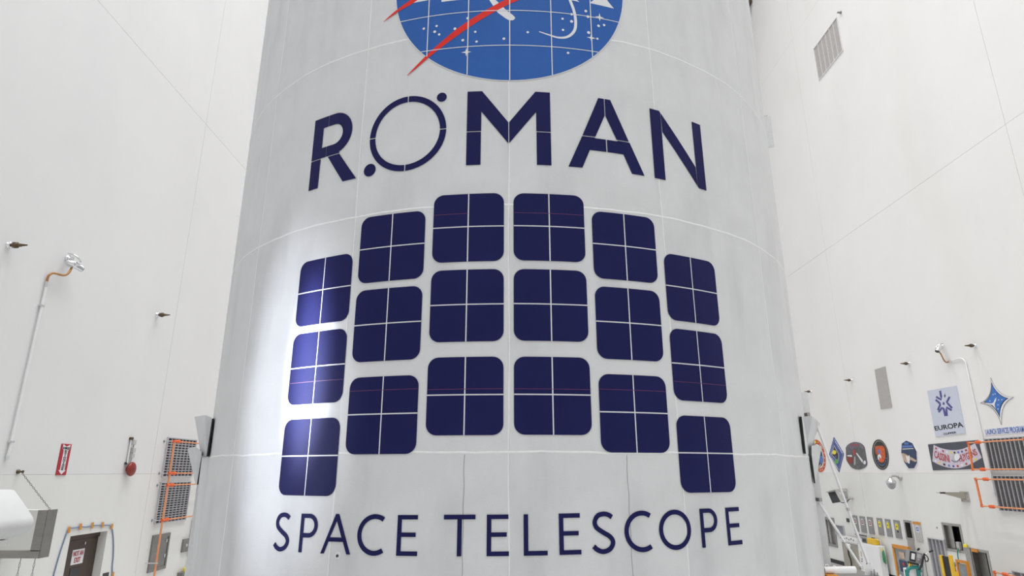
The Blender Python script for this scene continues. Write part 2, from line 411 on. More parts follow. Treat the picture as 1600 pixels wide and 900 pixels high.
# skin sheets between the seams, each a curved plate
rings = [ZB, 3.203, 4.683, 5.965, 7.30, ZT]
sheet_mesh = {}
for j in range(len(rings)-1):
    for k in range(16):
        a0 = -180+22.5*k; z0 = rings[j]; z1 = rings[j+1]; nn = 15; g = .0035; ga = math.degrees(g/FR)
        vs = []; fs = []
        for i in range(nn+1):
            a = R_(ga+(22.5-2*ga)*i/nn)
            for z in (z0+g, z1-g): vs.append((FR*math.sin(a), -FR*math.cos(a), z))
        for i in range(nn): fs.append((i*2, i*2+2, i*2+3, i*2+1))
        q = len(vs); bot = [i*2 for i in range(nn+1)]; top = [i*2+1 for i in range(nn+1)]
        loop = bot+top[::-1]
        for i in loop: v = vs[i]; vs.append(v); 
        for i in loop: v = vs[i]; vs.append((v[0]*(FR-.006)/FR, v[1]*(FR-.006)/FR, v[2]))
        L_ = len(loop)
        for i in range(L_): fs.append((q+i, q+L_+i, q+L_+(i+1) % L_, q+(i+1) % L_))
        if j not in sheet_mesh:
            me = bpy.data.meshes.new('skin_sheet'); me.from_pydata(vs, [], fs)
            me.polygons.foreach_set('use_smooth', [i < nn for i in range(len(fs))]); me.materials.append(M['skin']); sheet_mesh[j] = me
        o = bpy.data.objects.new('skin_sheet', sheet_mesh[j]); COL.objects.link(o); o.parent = F
        o.location = (0, 0, 0); o.rotation_euler = (0, 0, R_(a0))
# raised sealant beads along the seams
def ring_bead(z, wdt=.0065):
    vs = []; fs = []; n = 180; pr = [(-wdt, 0), (-wdt*.5, .0016), (wdt*.5, .0016), (wdt, 0)]
    for k in range(n):
        a = 2*PI*k/n; wob = .0025*math.sin(k*.7)+.0018*math.sin(k*2.3+z)
        for dz, dr in pr: vs.append(((FR+dr)*math.sin(a), FD-(FR+dr)*math.cos(a), z+dz+wob))
    for k in range(n):
        for i in range(3): fs.append((k*4+i, ((k+1) % n)*4+i, ((k+1) % n)*4+i+1, k*4+i+1))
    return from_data('seam_bead', vs, fs, 'bead', F, smooth=True)
for z in rings[1:]: ring_bead(z)
def vert_bead(a_deg, z0, z1, wdt=.0042, m='bead'):
    vs = []; fs = []; n = 24; s0 = R_(a_deg)*FR
    for k in range(n+1):
        z = z0+(z1-z0)*k/n; wob = .002*math.sin(k*1.3+a_deg)
        for ds, dr in ((-wdt, 0), (-wdt*.5, .0015), (wdt*.5, .0015), (wdt, 0)): vs.append(cyl_pt(s0+ds+wob, z, FR+dr))
    for k in range(n):
        for i in range(3): fs.append((k*4+i, k*4+i+1, (k+1)*4+i+1, (k+1)*4+i))
    return from_data('seam_bead', vs, fs, m, F, smooth=True)
for a in (-90, -67.5, -45, -22.5, 0, 22.5, 45, 67.5, 90):
    vert_bead(a, rings[0], ZT)
vert_bead(-5.4, ZB, 3.19, .002, 'joint'); vert_bead(14.75, ZB, 3.19, .002, 'joint')
RD = FR+.0022
# the square artwork: each square a film with four navy cells
def square(s0, s1, z0, z1):
    g = .0038; cs = (s0+s1)/2; cz = (z0+z1)/2+.004
    o = skin_decal('artwork_square', [[rrect(s0+.002, s1-.002, z0+.002, z1-.002, .06)]], RD, .0006, 'film', F)
    for (a, b, c, d, cr) in ((s0, cs-g, z0, cz-g, (1, 0, 0, 0)), (cs+g, s1, z0, cz-g, (0, 1, 0, 0)), (cs+g, s1, cz+g, z1, (0, 0, 1, 0)), (s0, cs-g, cz+g, z1, (0, 0, 0, 1))):
        skin_decal('cell', [[rrect(a, b, c, d, .062, cr)]], RD+.0006, .0012, 'navy', o)
for s0, s1, rows in (
    (-1.459, -1.014, ((3.994, 4.435), (3.496, 3.945), (2.966, 3.407))),
    (-.965, -.521, ((4.221, 4.664), (3.727, 4.174), (3.195, 3.635))),
    (-.469, -.030, ((4.313, 4.758), (3.823, 4.262), (3.294, 3.733))),
    (.029, .469, ((4.317, 4.757), (3.826, 4.262), (3.296, 3.733))),
    (.519, .951, ((4.222, 4.661), (3.731, 4.171), (3.203, 3.642))),
    (1.007, 1.435, ((3.998, 4.434), (3.507, 3.945), (2.984, 3.419)))):
    for z0, z1 in rows: square(s0, s1, z0, z1)
# thin reddish lines left in the navy film
for s0, s1, z in ((-1.452, -1.02, 3.63), (-.96, -.525, 3.555), (-.464, -.035, 3.548), (.034, .464, 3.548), (.524, .946, 3.553), (1.012, 1.43, 3.617), (-.464, -.25, 4.625), (.034, .464, 4.625)):
    skin_decal('thin_line', [[[(s0, z), (s1, z), (s1, z+.0028), (s0, z+.0028)]]], RD+.0018, .0003, 'magenta', F)
# large word
def zt(pts): return [(s, z-.010*s*(z-4.955)/.53-.002*s) for s, z in pts]
def big(name_unused, shapes):
    return skin_decal('letter', [[zt(c) for c in sh] for sh in shapes], RD, .0016, 'navy2', F)
rb = arc(-1.2595, 5.3375, .1575, 90, -68, 20); ri = arc(-1.2595, 5.3345, .0775, -90, 90, 14)
big('R', [[[(-1.461, 5.180), (-1.323, 5.180), (-1.323, 5.257), (-1.368, 5.257), (-1.368, 5.412), (-1.323, 5.412), (-1.323, 5.495), (-1.461, 5.495)]],
          [[(-1.3185, 5.495)]+rb+[(-1.2, 5.180), (-1.3185, 5.180), (-1.3185, 5.257)]+ri+[(-1.3185, 5.412)]],
          [[(-1.461, 4.960), (-1.372, 4.960), (-1.370, 5.173), (-1.461, 5.173)]],
          [[(-1.300, 5.173), (-1.149, 4.960), (-1.038, 4.960), (-1.198, 5.173)]]])
def ringq(cx, cz, ro, r1, a0, a1, g=.004):
    d0 = math.degrees(g/ro); d1 = math.degrees(g/r1)
    return arc(cx, cz, ro, a0+d0, a1-d0, 22)+arc(cx, cz, r1, a1-d1, a0+d1, 22)
big('O', [[ringq(-.678, 5.2265, .2715, .2295, a, a+90)] for a in (0, 90, 180, 270)])
skin_decal('dot', [[zt(arc(-.9345, 4.999, .0445, 0, 348, 28))]], RD, .0016, 'navy2', F)
skin_decal('dot', [[zt(arc(-.4435, 5.4625, .0335, 0, 348, 28))]], RD, .0016, 'navy2', F)
mu = [(-.271, 5.197), (-.178, 5.197), (-.178, 5.338), (-.0035, 5.106), (-.0035, 5.257), (-.175, 5.489), (-.271, 5.489)]
ml = [(-.271, 4.957), (-.179, 4.957), (-.179, 5.190), (-.271, 5.190)]
mir = lambda c, m0: [(2*m0-s, z) for s, z in c][::-1]
big('M', [[mu], [ml], [mir(mu, -.0005)], [mir(ml, -.0005)]])
au = [(.4795, 5.192), (.567, 5.192), (.6385, 5.360), (.6385, 5.4885), (.599, 5.4885)]
al = [(.380, 4.957), (.471, 4.957), (.5255, 5.090), (.6385, 5.090), (.6385, 5.180), (.562, 5.180), (.564, 5.185), (.4765, 5.185)]
big('A', [[au], [al], [mir(au, .6415)], [mir(al, .6425)]])
big('N', [[[(.985, 4.957), (1.070, 4.957), (1.069, 5.474), (1.060, 5.489), (.983, 5.489)]],
          [[(1.350, 4.978), (1.347, 5.121), (1.0725, 5.472), (1.0755, 5.327)]],
          [[(1.354, 4.972), (1.364, 4.963), (1.434, 4.963), (1.434, 5.489), (1.352, 5.489)]]])
# small words
B0 = lambda s: 2.6755+.0122*s
def small(s0, kind):
    w_ = .0245; q = []; ref = s0
    if kind == 'E': q = [[[(0, 0), (.118, 0), (.118, .0225), (.024, .0225), (.024, .0945), (.106, .0945), (.106, .1165), (.024, .1165), (.024, .183), (.115, .183), (.115, .2055), (0, .2055)]]]
    if kind == 'L': q = [[[(0, 0), (.126, 0), (.126, .0225), (.024, .0225), (.024, .205), (0, .205)]]]
    if kind == 'T': q = [[[(.074, 0), (.098, 0), (.098, .183), (.171, .183), (.171, .2065), (0, .2065), (0, .183), (.074, .183)]]]
    if kind == 'A': q = [[[(0, 0), (.023, 0), (.0495, .063), (.147, .063), (.174, 0), (.198, 0), (.109, .2085), (.088, .2085)], [(.0585, .0855), (.0975, .173), (.1355, .0855)]]]
    if kind == 'P':
        q = [[[(0, 0), (.0235, 0), (.0235, .079)]+[(.062, .079)]+arc(.063, .143, .064, -88, 88, 18)+[(0, .207)],
              [(.0235, .184)]+[(.062, .184)]+arc(.063, .1435, .0405, 88, -88, 16)+[(.0235, .103)]]]
    if kind == 'C': q = [[arc(.106, .1035, .106, 57, 303, 44)+arc(.106, .1035, .081, 303, 57, 44)]]
    if kind == 'O': q = [[arc(.104, .1035, .105, 0, 354, 50), arc(.104, .1035, .080, 0, 354, 50)]]
    if kind == 'S':
        path = [(.114, .181), (.094, .1935), (.066, .1985), (.034, .1895), (.0165, .161), (.025, .131), (.062, .105), (.100, .082), (.1155, .054), (.098, .0225), (.061, .0095), (.028, .0185), (.006, .037)]
        q = [[stroke(spline([(a, b, 0) for a, b in path], 5), w_)]]
    skin_decal('letter', [[[(s0+x, B0(s0+x)+z) for x, z in c] for c in sh] for sh in q], RD, .0016, 'navy2', F)
for s0, k in ((-1.4555, 'S'), (-1.2455, 'P'), (-1.084, 'A'), (-.848, 'C'), (-.609, 'E'), (-.349, 'T'), (-.117, 'E'), (.079, 'L'), (.268, 'E'), (.449, 'S'), (.633, 'C'), (.844, 'O'), (1.1245, 'P'), (1.3235, 'E')):
    small(s0, k)
# round emblem
EC, EZ, ER = .006, 6.392, .821
inside = lambda s, z, k=1.0: (s-EC)**2+(z-EZ)**2 < (ER*k)**2
E0 = skin_decal('round_emblem', [[arc(EC, EZ, ER+.006, 0, 357, 120)]], RD, .0006, 'vwhite', F)
skin_decal('emblem_disc', [[arc(EC, EZ, ER, 0, 357, 120)]], RD+.0006, .0008, 'blue', E0)
ra = RD+.0014
def sub(name, shapes, lift, m): return skin_decal(name, shapes, ra+lift, .0006, m, E0)
for k in range(-2, 3):
    s = EC+k*.2825; h = math.sqrt(max(0, ER**2-(s-EC)**2)); g = .0032
    sub('grid_line', [[[(s-g, EZ-h), (s+g, EZ-h), (s+g, EZ+h), (s-g, EZ+h)]]], .0018, 'vwhite')
    z = EZ+k*.272 if k >= 0 else (6.122 if k == -1 else 5.841); h = math.sqrt(max(0, ER**2-(z-EZ)**2))
    sub('grid_line', [[[(EC-h, z-.0026), (EC+h, z-.0026), (EC+h, z+.0026), (EC-h, z+.0026)]]], .0018, 'vwhite')
def swoosh(cl, ws): return [stroke(spline([(a, b, 0) for a, b in cl], 6), None)] if False else None
cl = spline([(-.694, 5.672, 0), (-.62, 5.738, 0), (-.53, 5.818, 0), (-.40, 5.925, 0), (-.265, 6.028, 0), (-.12, 6.125, 0), (.02, 6.21, 0), (.25, 6.33, 0), (.55, 6.47, 0), (.86, 6.60, 0), (1.05, 6.68, 0)], 6)
nw = len(cl)
ws = [.004+.042*min(1, i/(nw*.33)) if i < nw*.6 else .046*(1-(i-nw*.6)/(nw*.4))+.004 for i in range(nw)]
sub('red_vector', [[stroke(cl, ws)]], .0008, 'red')
cl2 = spline([(-.905, 6.160, 0), (-.84, 6.200, 0), (-.77, 6.238, 0), (-.69, 6.277, 0), (-.60, 6.34, 0), (-.45, 6.50, 0), (-.2, 6.62, 0), (.2, 6.68, 0), (.7, 6.70, 0), (1.05, 6.69, 0)], 6)
nw = len(cl2); ws = [.003+.036*min(1, i/(nw*.32)) if i < nw*.6 else .038*(1-(i-nw*.6)/(nw*.4))+.004 for i in range(nw)]
sub('red_vector', [[stroke(cl2, ws)]], .0008, 'red')
lp = spline([(.36, 6.42, 0), (.40, 6.32, 0), (.427, 6.236, 0), (.452, 6.15, 0), (.461, 6.06, 0), (.448, 5.986, 0), (.40, 5.933, 0), (.335, 5.920, 0), (.27, 5.936, 0), (.205, 5.957, 0)], 6)
sub('orbit_loop', [[stroke(lp, [.006+.014*min(1, (len(lp)-1-i)/22) for i in range(len(lp))])]], .0006, 'vwhite')
sub('letter', [[[(-.150, 6.24), (-.33, 6.62), (-.41, 6.62), (-.41, 6.25), (-.47, 6.25), (-.47, 6.23), (-.33, 6.23), (-.33, 6.25), (-.38, 6.25), (-.38, 6.56), (-.20, 6.23)]],
               [[(-.150, 6.24), (-.115, 6.24), (-.02, 6.128), (.034, 6.078), (.044, 6.060), (.030, 6.043), (.004, 6.041), (-.022, 6.058), (-.075, 6.105)][::-1]]], .0002, 'vwhite')
sub('letter', [[[(.396, 6.243), (.493, 6.234), (.47, 6.252), (.455, 6.30), (.56, 6.60), (.592, 6.60), (.690, 6.36), (.704, 6.285), (.75, 6.231), (.567, 6.238), (.60, 6.27), (.585, 6.40), (.48, 6.40), (.43, 6.28)]]], .0002, 'vwhite')
sub('letter', [[[(-.545, 6.262), (-.70, 6.262), (-.655, 6.29), (-.60, 6.42), (-.55, 6.42), (-.57, 6.29)]]], .0002, 'vwhite')
for s, z in ((-.59, 6.028), (-.498, 6.034), (-.51, 5.989), (-.477, 5.962), (-.368, 5.994), (-.281, 6.071), (-.227, 5.956), (-.311, 5.896), (-.217, 5.877), (-.033, 5.893), (.128, 5.947), (.369, 6.076), (.434, 6.121), (.432, 6.062), (.370, 5.985), (.400, 5.804), (.537, 6.164), (.551, 6.12), (.626, 6.058), (.668, 6.073), (.551, 5.989), (.613, 5.95)):
    r = random.uniform(.0085, .0115); sub('star', [[arc(s, z, r, 0, 330, 11)]], .0012, 'vwhite')
for s, z in ((-.285, 5.798), (.569, 5.949), (.637, 6.131)):
    sub('star', [[[(s+(.034 if i % 2 == 0 else .009)*math.cos(R_(45*i)), z+(.034 if i % 2 == 0 else .009)*math.sin(R_(45*i))) for i in range(8)]]], .0014, 'vwhite')
# small port low on the skin
c_ = (532.5-PX, 0)
mbp = MB(); a = R_(-21.3); mbp.lathe((FR*math.sin(a)*.999, FD-FR*math.cos(a)*.999, 2.655), (math.sin(a), -math.cos(a), 0), [(0, .02), (.004, .02), (.005, .017)], 20); port = mbp.build('port', 'vwhite', F)
MB().lathe((FR*math.sin(a), FD-FR*math.cos(a), 2.655), (math.sin(a), -math.cos(a), 0), [(0, .008), (.008, .007)], 14).build('port_hole', 'dark', port)

# flange rails and the hinged covers either side of the fairing
def rail(phi, r1, z0, z1, tw=.03, name='flange_rail', m='bead'):
    mbx = MB(); a = R_(phi); d = Vector((math.sin(a), -math.cos(a), 0)); t = Vector((math.cos(a), math.sin(a), 0)); c = Vector((0, FD, 0))
    pts = [c+d*rr+t*tt+Vector((0, 0, zz)) for rr in (FR-.01, r1) for tt in (-tw, tw) for zz in (z0, z1)]
    mbx.hull(pts); return mbx.build(name, m, F)
YT = FD-2.65*math.cos(R_(70))
zz = lambda px, py: dp(px, py, YT).z
rail(69.5, 2.655, zz(1258, 878+4), zz(1256, 614))
rail(69.5, 2.66, zz(1200, 230), zz(1200, 185))
rail(-68.5, 2.655, 2.2, zz(310, 757))
def flap(side, quads, name, label=None):
    return None
def P(px, py, Y): return dp(px, py, Y)
Yc = 4.86
# left covers
Yg = 4.74
MB().hull([P(331.2, 654, Yg), P(333.8, 654, Yg), P(325.6, 713, Yg), P(322.6, 713, Yg), P(331.2, 654, Yg+.16), P(333.8, 654, Yg+.16), P(325.6, 713, Yg+.16), P(322.6, 713, Yg+.16)]).build('cover_gap', 'black', F)
MB().hull([P(304, 651, 5.15), P(320.5, 648.5, 4.88), P(331, 653.5, Yc+.03), P(322.6, 713, Yc+.03), P(314.8, 713, 4.95), P(331, 652, 5.2), P(322.6, 713, 5.2), P(314, 712, 5.1)]).build('hinged_cover', 'skin', F)
MB().hull([P(314.8, 713, 4.85), P(316, 713, 4.85), P(310.3, 757, 4.85), P(307.6, 757, 4.85), P(314.8, 713, 4.9), P(316, 713, 4.9), P(310.3, 757, 4.9), P(307.6, 757, 4.9)]).build('cover_gap', 'black', F)
MB().hull([P(293, 701, 5.15), P(305, 698, 4.9), P(315, 706, 4.9), P(314.8, 713, 4.9), P(307.6, 757, 4.9), P(305.5, 757, 4.95), P(315, 705, 5.15), P(307.6, 757, 5.1)]).build('hinged_cover', 'skin', F)
MB().hull([P(315.6, 713.6, 4.84), P(330, 713.6, 4.80), P(310.2, 757, 4.84), P(325, 757, 4.80), P(296.5, 900, 4.84), P(305, 900, 4.80), P(315.6, 713.6, 4.95), P(330, 713, 4.9), P(310.2, 757, 4.95), P(296.5, 900, 4.95), P(305, 900, 4.9)]).build('closeout_strip', 'skin', F)
MB().hull([P(314.5, 712.4, 4.82), P(325.5, 712.4, 4.82), P(314.5, 714, 4.82), P(325.5, 714, 4.82), P(314.5, 712.4, 4.86), P(325.5, 712.4, 4.86), P(314.5, 714, 4.86), P(325.5, 714, 4.86)]).build('cover_gap', 'grey', F)
# right covers
Yg = 4.60
MB().hull([P(1249.4, 651, Yg), P(1252.6, 651, Yg), P(1259.4, 709, Yg), P(1256.2, 709, Yg), P(1249.4, 651, Yg+.16), P(1252.6, 651, Yg+.16), P(1259.4, 709, Yg+.16), P(1256.2, 709, Yg+.16)]).build('cover_gap', 'black', F)
MB().hull([P(1252.6, 651, Yc+.02), P(1268.5, 650, 4.84), P(1281.5, 661.5, 5.2), P(1269.5, 671, 4.92), P(1264, 708, 4.95), P(1259.5, 709, Yc+.02), P(1266, 650, 5.25), P(1262, 709, 5.2)]).build('hinged_cover', 'skin', F)
MB().hull([P(1265.8, 711, 4.85), P(1268, 711, 4.85), P(1274, 755, 4.85), P(1271.5, 755, 4.85), P(1265.8, 711, 4.9), P(1268, 711, 4.9), P(1274, 755, 4.9), P(1271.5, 755, 4.9)]).build('cover_gap', 'black', F)
MB().hull([P(1268, 696, 4.88), P(1284, 696.5, 5.15), P(1283.5, 699, 5.15), P(1275.5, 743, 5.0), P(1274.2, 755, 4.9), P(1268, 711, 4.88), P(1276, 697, 5.25), P(1275, 750, 5.15)]).build('hinged_cover', 'skin', F)
MB().hull([P(1257, 709.4, 4.82), P(1268, 710, 4.82), P(1257, 711, 4.82), P(1268, 711.6, 4.82), P(1257, 709.4, 4.86), P(1268, 710, 4.86), P(1257, 711, 4.86), P(1268, 711.6, 4.86)]).build('cover_gap', 'dark', F)
for px, py in ((1260, 648), (1278.5, 780.5)):
    p = P(px, py, 5.1); MB().box((p.x-.011, 5.06, p.z-.014), (p.x+.011, 5.16, p.z+.014)).build('clamp_plate', 'steel', F)

# fairing stand
S = thing('fairing_stand', 'white support stand under the fairing with a work platform at its right', 'stand', (0, FD, 0))
MB().lathe((0, FD, 0), (0, 0, 1), [(0, 2.75), (.12, 2.75), (.14, 2.5), (2.05, 2.45), (2.07, 2.56), (2.175, 2.56)], 72).build('stand_drum', 'grey_l', S)
for k in range(12):
    a = 2*PI*k/12+.13; c, s = math.cos(a), math.sin(a)
    MB().hull([(c*r+(-s)*t, FD+s*r+c*t, z) for r, z in ((2.46, .12), (2.72, .12), (2.56, 2.0), (2.46, 2.0)) for t in (-.02, .02)]).build('stiffener', 'grey_l', S)
pz = P(1320, 888, 5.2).z
xa, xb = P(1287, 888, 5.2).x, P(1352, 888, 5.2).x
angs = [math.asin((FD-4.95)/2.64), *[R_(a_) for a_ in (20, 15, 10, 5, 0, -5)], -math.asin((6.6-FD)/2.64)]
MB().prism([(2.64*math.cos(a_), FD-2.64*math.sin(a_), pz-.06) for a_ in angs]+[(xb-.02, 6.6, pz-.06), (xb-.02, 4.95, pz-.06)], (0, 0, .04)).build('platform_deck', 'steel_d', S)
MB().tube([P(1287.5, 891, 4.9), P(1336, 890, 4.9)], .024, 14).build('bumper_tube', 'white', S)
MB().box((P(1288, 895, 4.88).x, 4.84, P(1288, 905, 4.88).z), (P(1305, 895, 4.88).x, 4.95, P(1288, 897, 4.88).z), .004).build('orange_block', 'amber', S)
MB().box((P(1290, 898, 4.86).x, 4.90, P(1288, 915, 4.88).z), (xb, 5.0, pz-.06)).build('edge_beam', 'white', S)
MB().box((xb-.12, 5.0, 0), (xb-.02, 5.1, pz-.06)).build('platform_post', 'white', S)
MB().box((xb-.12, 6.45, 0), (xb-.02, 6.55, pz-.06)).build('platform_post', 'white', S)
MB().hull([P(1353, 882, 5.0), P(1361, 882, 5.0), P(1350, 905, 5.0), P(1366, 905, 5.0), P(1353, 882, 5.06), P(1361, 882, 5.06), P(1350, 905, 5.06), P(1366, 905, 5.06)]).build('gusset', 'white', S)
for px, py in ((1292, 884.5), (1304, 886.5)):
    p = P(px, py, 4.92); MB().tube([p+Vector((.014*math.cos(t*PI/6), 0, .014*math.sin(t*PI/6)-.004)) for t in range(0, 13)], .004, 6).build('lifting_eye', 'white', S)
for px, py in ((1362, 896), (1366, 893), (1371, 898)):
    p = P(px, py, 4.98); MB().lathe(p+Vector((0, 0, -.03)), (0, 0, 1), [(0, .008), (.03, .008), (.031, .005), (.045, .005)], 8).build('bolt', 'grey', S)
def strut(a, b, label):
    t = thing('brace_strut', label, 'brace', a)
    d = Vector(b)-Vector(a)
    MB().tube([a, b], .0095, 12).build('tube', 'white', t)
    MB().tube([Vector(a)+d*.62, Vector(a)+d*.64], .0125, 12).build('collar', 'grey_l', t)
    MB().tube([Vector(a)+d*.985, Vector(b)+d*.012], .014, 10).build('rod_end', 'chrome', t)
    MB().tube([Vector(a)-d*.008, Vector(a)+d*.02], .013, 10).build('rod_end', 'chrome', t)
strut(P(1274, 658, 5.12), P(1357.5, 883, 5.03), 'longer upper white brace tube beside the fairing, running down to the platform corner')
strut(P(1279.5, 785, 5.1), P(1346, 887, 4.98), 'shorter lower white brace tube beside the fairing, its foot on the platform')

# ------------------------------------------------------------------ high up
T = thing('bridge_crane', 'dark overhead crane beam high up behind the fairing', 'crane', (2, 26.0, 25.0))
MB().box((XL+.52, 25.2, 24.6), (XR-.40, 26.2, 26.0)).build('girder', 'steel_d', T)
MB().box((XR-.38, 23.85, 24.1), (XR-.02, 26.8, 25.3)).build('end_truck', 'bronze', T)
MB().box((XL+.02, 23.85, 24.1), (XL+.5, 26.8, 25.3)).build('end_truck', 'bronze', T)

# ------------------------------------------------------------------ vents
def vent(side, tl, br, cols, rows, label, group=None, back='louvre', bar='vbar', lm=None, bw=.006, depth=.05, r=None, rod=None):
    y0, y1, z0, z1 = r or wrect(side, tl, br)
    t = thing('wall_vent', label, 'vent', (wx(side, 0), (y0+y1)/2, z0), group)
    fw = .022
    wflat('vent_frame', side, [[rectc(y0-fw, y1+fw, z0-fw, z1+fw), rectc(y0, y1, z0, z1)]], 0, depth, bar if back != 'ventback' else 'ventl', t)
    wbox('vent_back', side, (y0, y1, z0, z1), 0, .006, back, t)
    for i in range(1, cols):
        y = y0+(y1-y0)*i/cols
        MB().box((wx(side, .006), y-bw, z0), (wx(side, depth*.9), y+bw, z1)).build('vertical_bar', bar, t)
    if rows:
        mbv = MB()
        for j in range(1, rows):
            z = z0+(z1-z0)*j/rows; h = (rod or .2)*(z1-z0)/rows
            mbv.hull([(wx(side, .006), yy, z+h*.6) for yy in (y0, y1)]+[(wx(side, .006), yy, z+h*1.6) for yy in (y0, y1)]+[(wx(side, depth*.7), yy, z-h*.5) for yy in (y0, y1)]+[(wx(side, depth*.7), yy, z+h*.5) for yy in (y0, y1)])
        o = mbv.build('louvres', lm or bar, t); o['kind'] = 'stuff'
    return t
a0 = W('L', 261.5, 684.5); a1 = W('L', 303, 690); b0 = W('L', 252.5, 744)
c0 = W('L', 249.5, 755); d0 = W('L', 241, 818)
vent('L', 0, 0, 8, 14, 'dark gridded vent on the left wall, upper of two behind the orange pipe', rod=.15, bw=.005, depth=.035, r=(a0[0], a1[0]+.05, b0[1], a0[1]))
vent('L', 0, 0, 8, 16, 'dark gridded vent on the left wall, lower of two behind the orange pipe', rod=.15, bw=.005, depth=.035, r=(c0[0]+.02, a1[0]+.05, d0[1], c0[1]))
e0 = W('R', 1541, 687); e1 = W('R', 1553, 735); e2 = W('R', 1554, 744); e3 = W('R', 1565.5, 797)
vent('R', 0, 0, 14, 30, 'large dark louvred vent on the right wall, directly above its twin', r=(e0[0]-1.75, e0[0], e1[1], e0[1]), rod=.22, bw=.007, lm='grey')
vent('R', 0, 0, 14, 30, 'large dark louvred vent on the right wall, directly below its twin', r=(e2[0]-1.75, e2[0], e3[1], e2[1]), rod=.22, bw=.007, lm='grey')
v0 = W('R', 1272.5, 76.5); v1 = W('R', 1317, 77.5); v2 = W('R', 1281, 124); 
vent('R', 0, 0, 6, 0, 'pale grey rectangular vent high on the right wall', r=(v1[0], v0[0], v2[1], v0[1]), back='plate', bar='signw', bw=.006, depth=.03)
u0 = W('R', 1452, 841); u1 = W('R', 1476, 847)
vent('R', 0, 0, 4, 0, 'tall narrow grey grille low on the right wall', r=(u1[0], u0[0], .12, u0[1]), back='louvre2', bar='vbar', bw=.008)
vent('R', (1306.7, 820.5), (1320.5, 836), 5, 0, 'small grey grille beside the steel framed window panel', back='louvre2', bar='vbar', bw=.006)
q0 = W('R', 1585, 893)
vent('R', 0, 0, 4, 0, 'grey grille at floor level near the orange pipe stub', r=(q0[0]-.9, q0[0], .3, q0[1]), back='louvre2', bar='vbar', bw=.006)

# plain grey plate on the right wall
tag(wflat('wall_plate', 'R', [[wpx('R', [(1367.4, 577.6), (1383.6, 572.6), (1394.4, 636.2), (1377, 639.2)])]], 0, .02, 'plate'), 'plain tall grey plate fixed to the right wall under the row of nozzles', 'plate')

# nozzles
def nozzle(side, px, py, label, k=1.0):
    y, z = W(side, px, py); X = wx(side, 0); d = (1 if side == 'L' else -1, 0, 0)
    t = thing('wall_nozzle', label, 'nozzle', (X, y, z), 'brass nozzles on the side walls')
    MB().lathe((X, y, z), d, [(0, .045*k), (.012, .045*k), (.018, .03*k), (.03, .03*k), (.034, .045*k), (.045, .045*k), (.048, .02*k)], 16).build('flange', 'chrome', t)
    MB().lathe((X, y, z), d, [(.048, .024*k), (.075, .024*k), (.078, .043*k), (.09, .046*k), (.118, .046*k), (.128, .042*k), (.132, .025*k)], 8).build('hex_body', 'bronze', t)
    MB().lathe((X, y, z), d, [(.132, .026*k), (.18, .023*k), (.185, .018*k), (.23, .015*k), (.235, .011*k), (.262, .010*k)], 12).build('tip', 'bronze', t)
nozzle('L', 13, 383, 'brass wall nozzle on the left wall nearest the camera, above the steel spotlight')
nozzle('L', 245, 492, 'brass wall nozzle on the left wall between the steel spotlight and the fairing')
nozzle('R', 1524, 540, 'brass wall nozzle right of the small right wall spotlight, nearest of its row')
nozzle('R', 1421, 568, 'brass wall nozzle between the right spotlight and the tall grey plate')
nozzle('R', 1331, 594, 'brass wall nozzle just left of the tall grey plate')
nozzle('R', 1267.5, 611.8, 'brass wall nozzle right at the fairing edge, farthest of its row')
for px, py, lab in ((1314, 19.5, 'small round grey outlet on the wall above the pale high vent'), (1198.8, 182, 'tiny dark outlet on the wall at the upper right edge of the fairing')):
    y, z = W('R', px, py); tag(MB().lathe((XR, y, z), (-1, 0, 0), [(0, .05), (.03, .05), (.035, .03), (.12, .03)], 14).build('wall_outlet', 'grey'), lab, 'outlet')

# spotlights with conduit
def spot(side, label):
    sg = 1 if side == 'L' else -1
    if side == 'L': base = (113, 400); head = [(106, 406), (128, 421)]
    y, z = W(side, *(base if side == 'L' else (1472, 541))); X = wx(side, 0)
    t = thing('wall_spotlight', label, 'spotlight', (X, y, z))
    MB().lathe((X, y, z), (sg, 0, 0), [(0, .06), (.02, .06), (.025, .035), (.05, .035)], 18).build('wall_plate', 'chrome', t)
    return t, y, z, X, sg
t = thing('wall_spotlight', 'chrome spotlight on the left wall fed by a curled copper conduit', 'spotlight', (XL, W('L', 106, 400)[0], W('L', 106, 400)[1]))
def q(px, py, off): y, z = W('L', px, py, off); return Vector((XL+off, y, z))
a = q(107, 404, .02)
MB().lathe((XL, a.y, a.z), (1, 0, 0), [(0, .055), (.03, .055), (.035, .03), (.09, .03)], 18).build('wall_plate', 'chrome', t)
MB().tube(spline([q(106, 396, .06), q(114, 397.5, .14), q(121, 402, .2), q(126.5, 410, .24)], 6), [.013]*18+[.011], 8).build('yoke', 'chrome', t)
MB().tube([q(104, 409, .07), q(108, 411, .1), q(115, 413, .14), q(117, 414.3, .155), q(118, 414.6, .16), q(124, 418, .2), q(128.5, 420.5, .22)], [.04, .058, .062, .062, .05, .05, .05], 18).build('barrel', 'chrome', t)
MB().tube([q(128.4, 420.4, .22), q(129.3, 420.9, .224)], .042, 18).build('lens', 'dark', t)
MB().tube(spline([q(112, 418, .12), q(109, 424, .13), q(104, 429, .12), q(97, 430, .10), q(88, 427.5, .08), q(82, 427, .05), q(76, 431, .03), q(73, 441, .03)], 6), .0165, 10).build('flexible_conduit', 'copper', t)
MB().tube([q(73.2, 440, .03), q(72, 448, .03)], .02, 10).build('coupling', 'chrome', t)
t = thing('conduit_pipe', 'long white conduit running down the left wall below the chrome spotlight', 'pipe', (XL, W('L', 14, 712)[0], W('L', 14, 712)[1]))
yc = W('L', 72, 448, .03)[0]; zb_ = W('L', 12.5, 713, .03)[1]; zt_ = W('L', 72, 448, .03)[1]
yc2 = W('L', 12.5, 713, .03)[0]
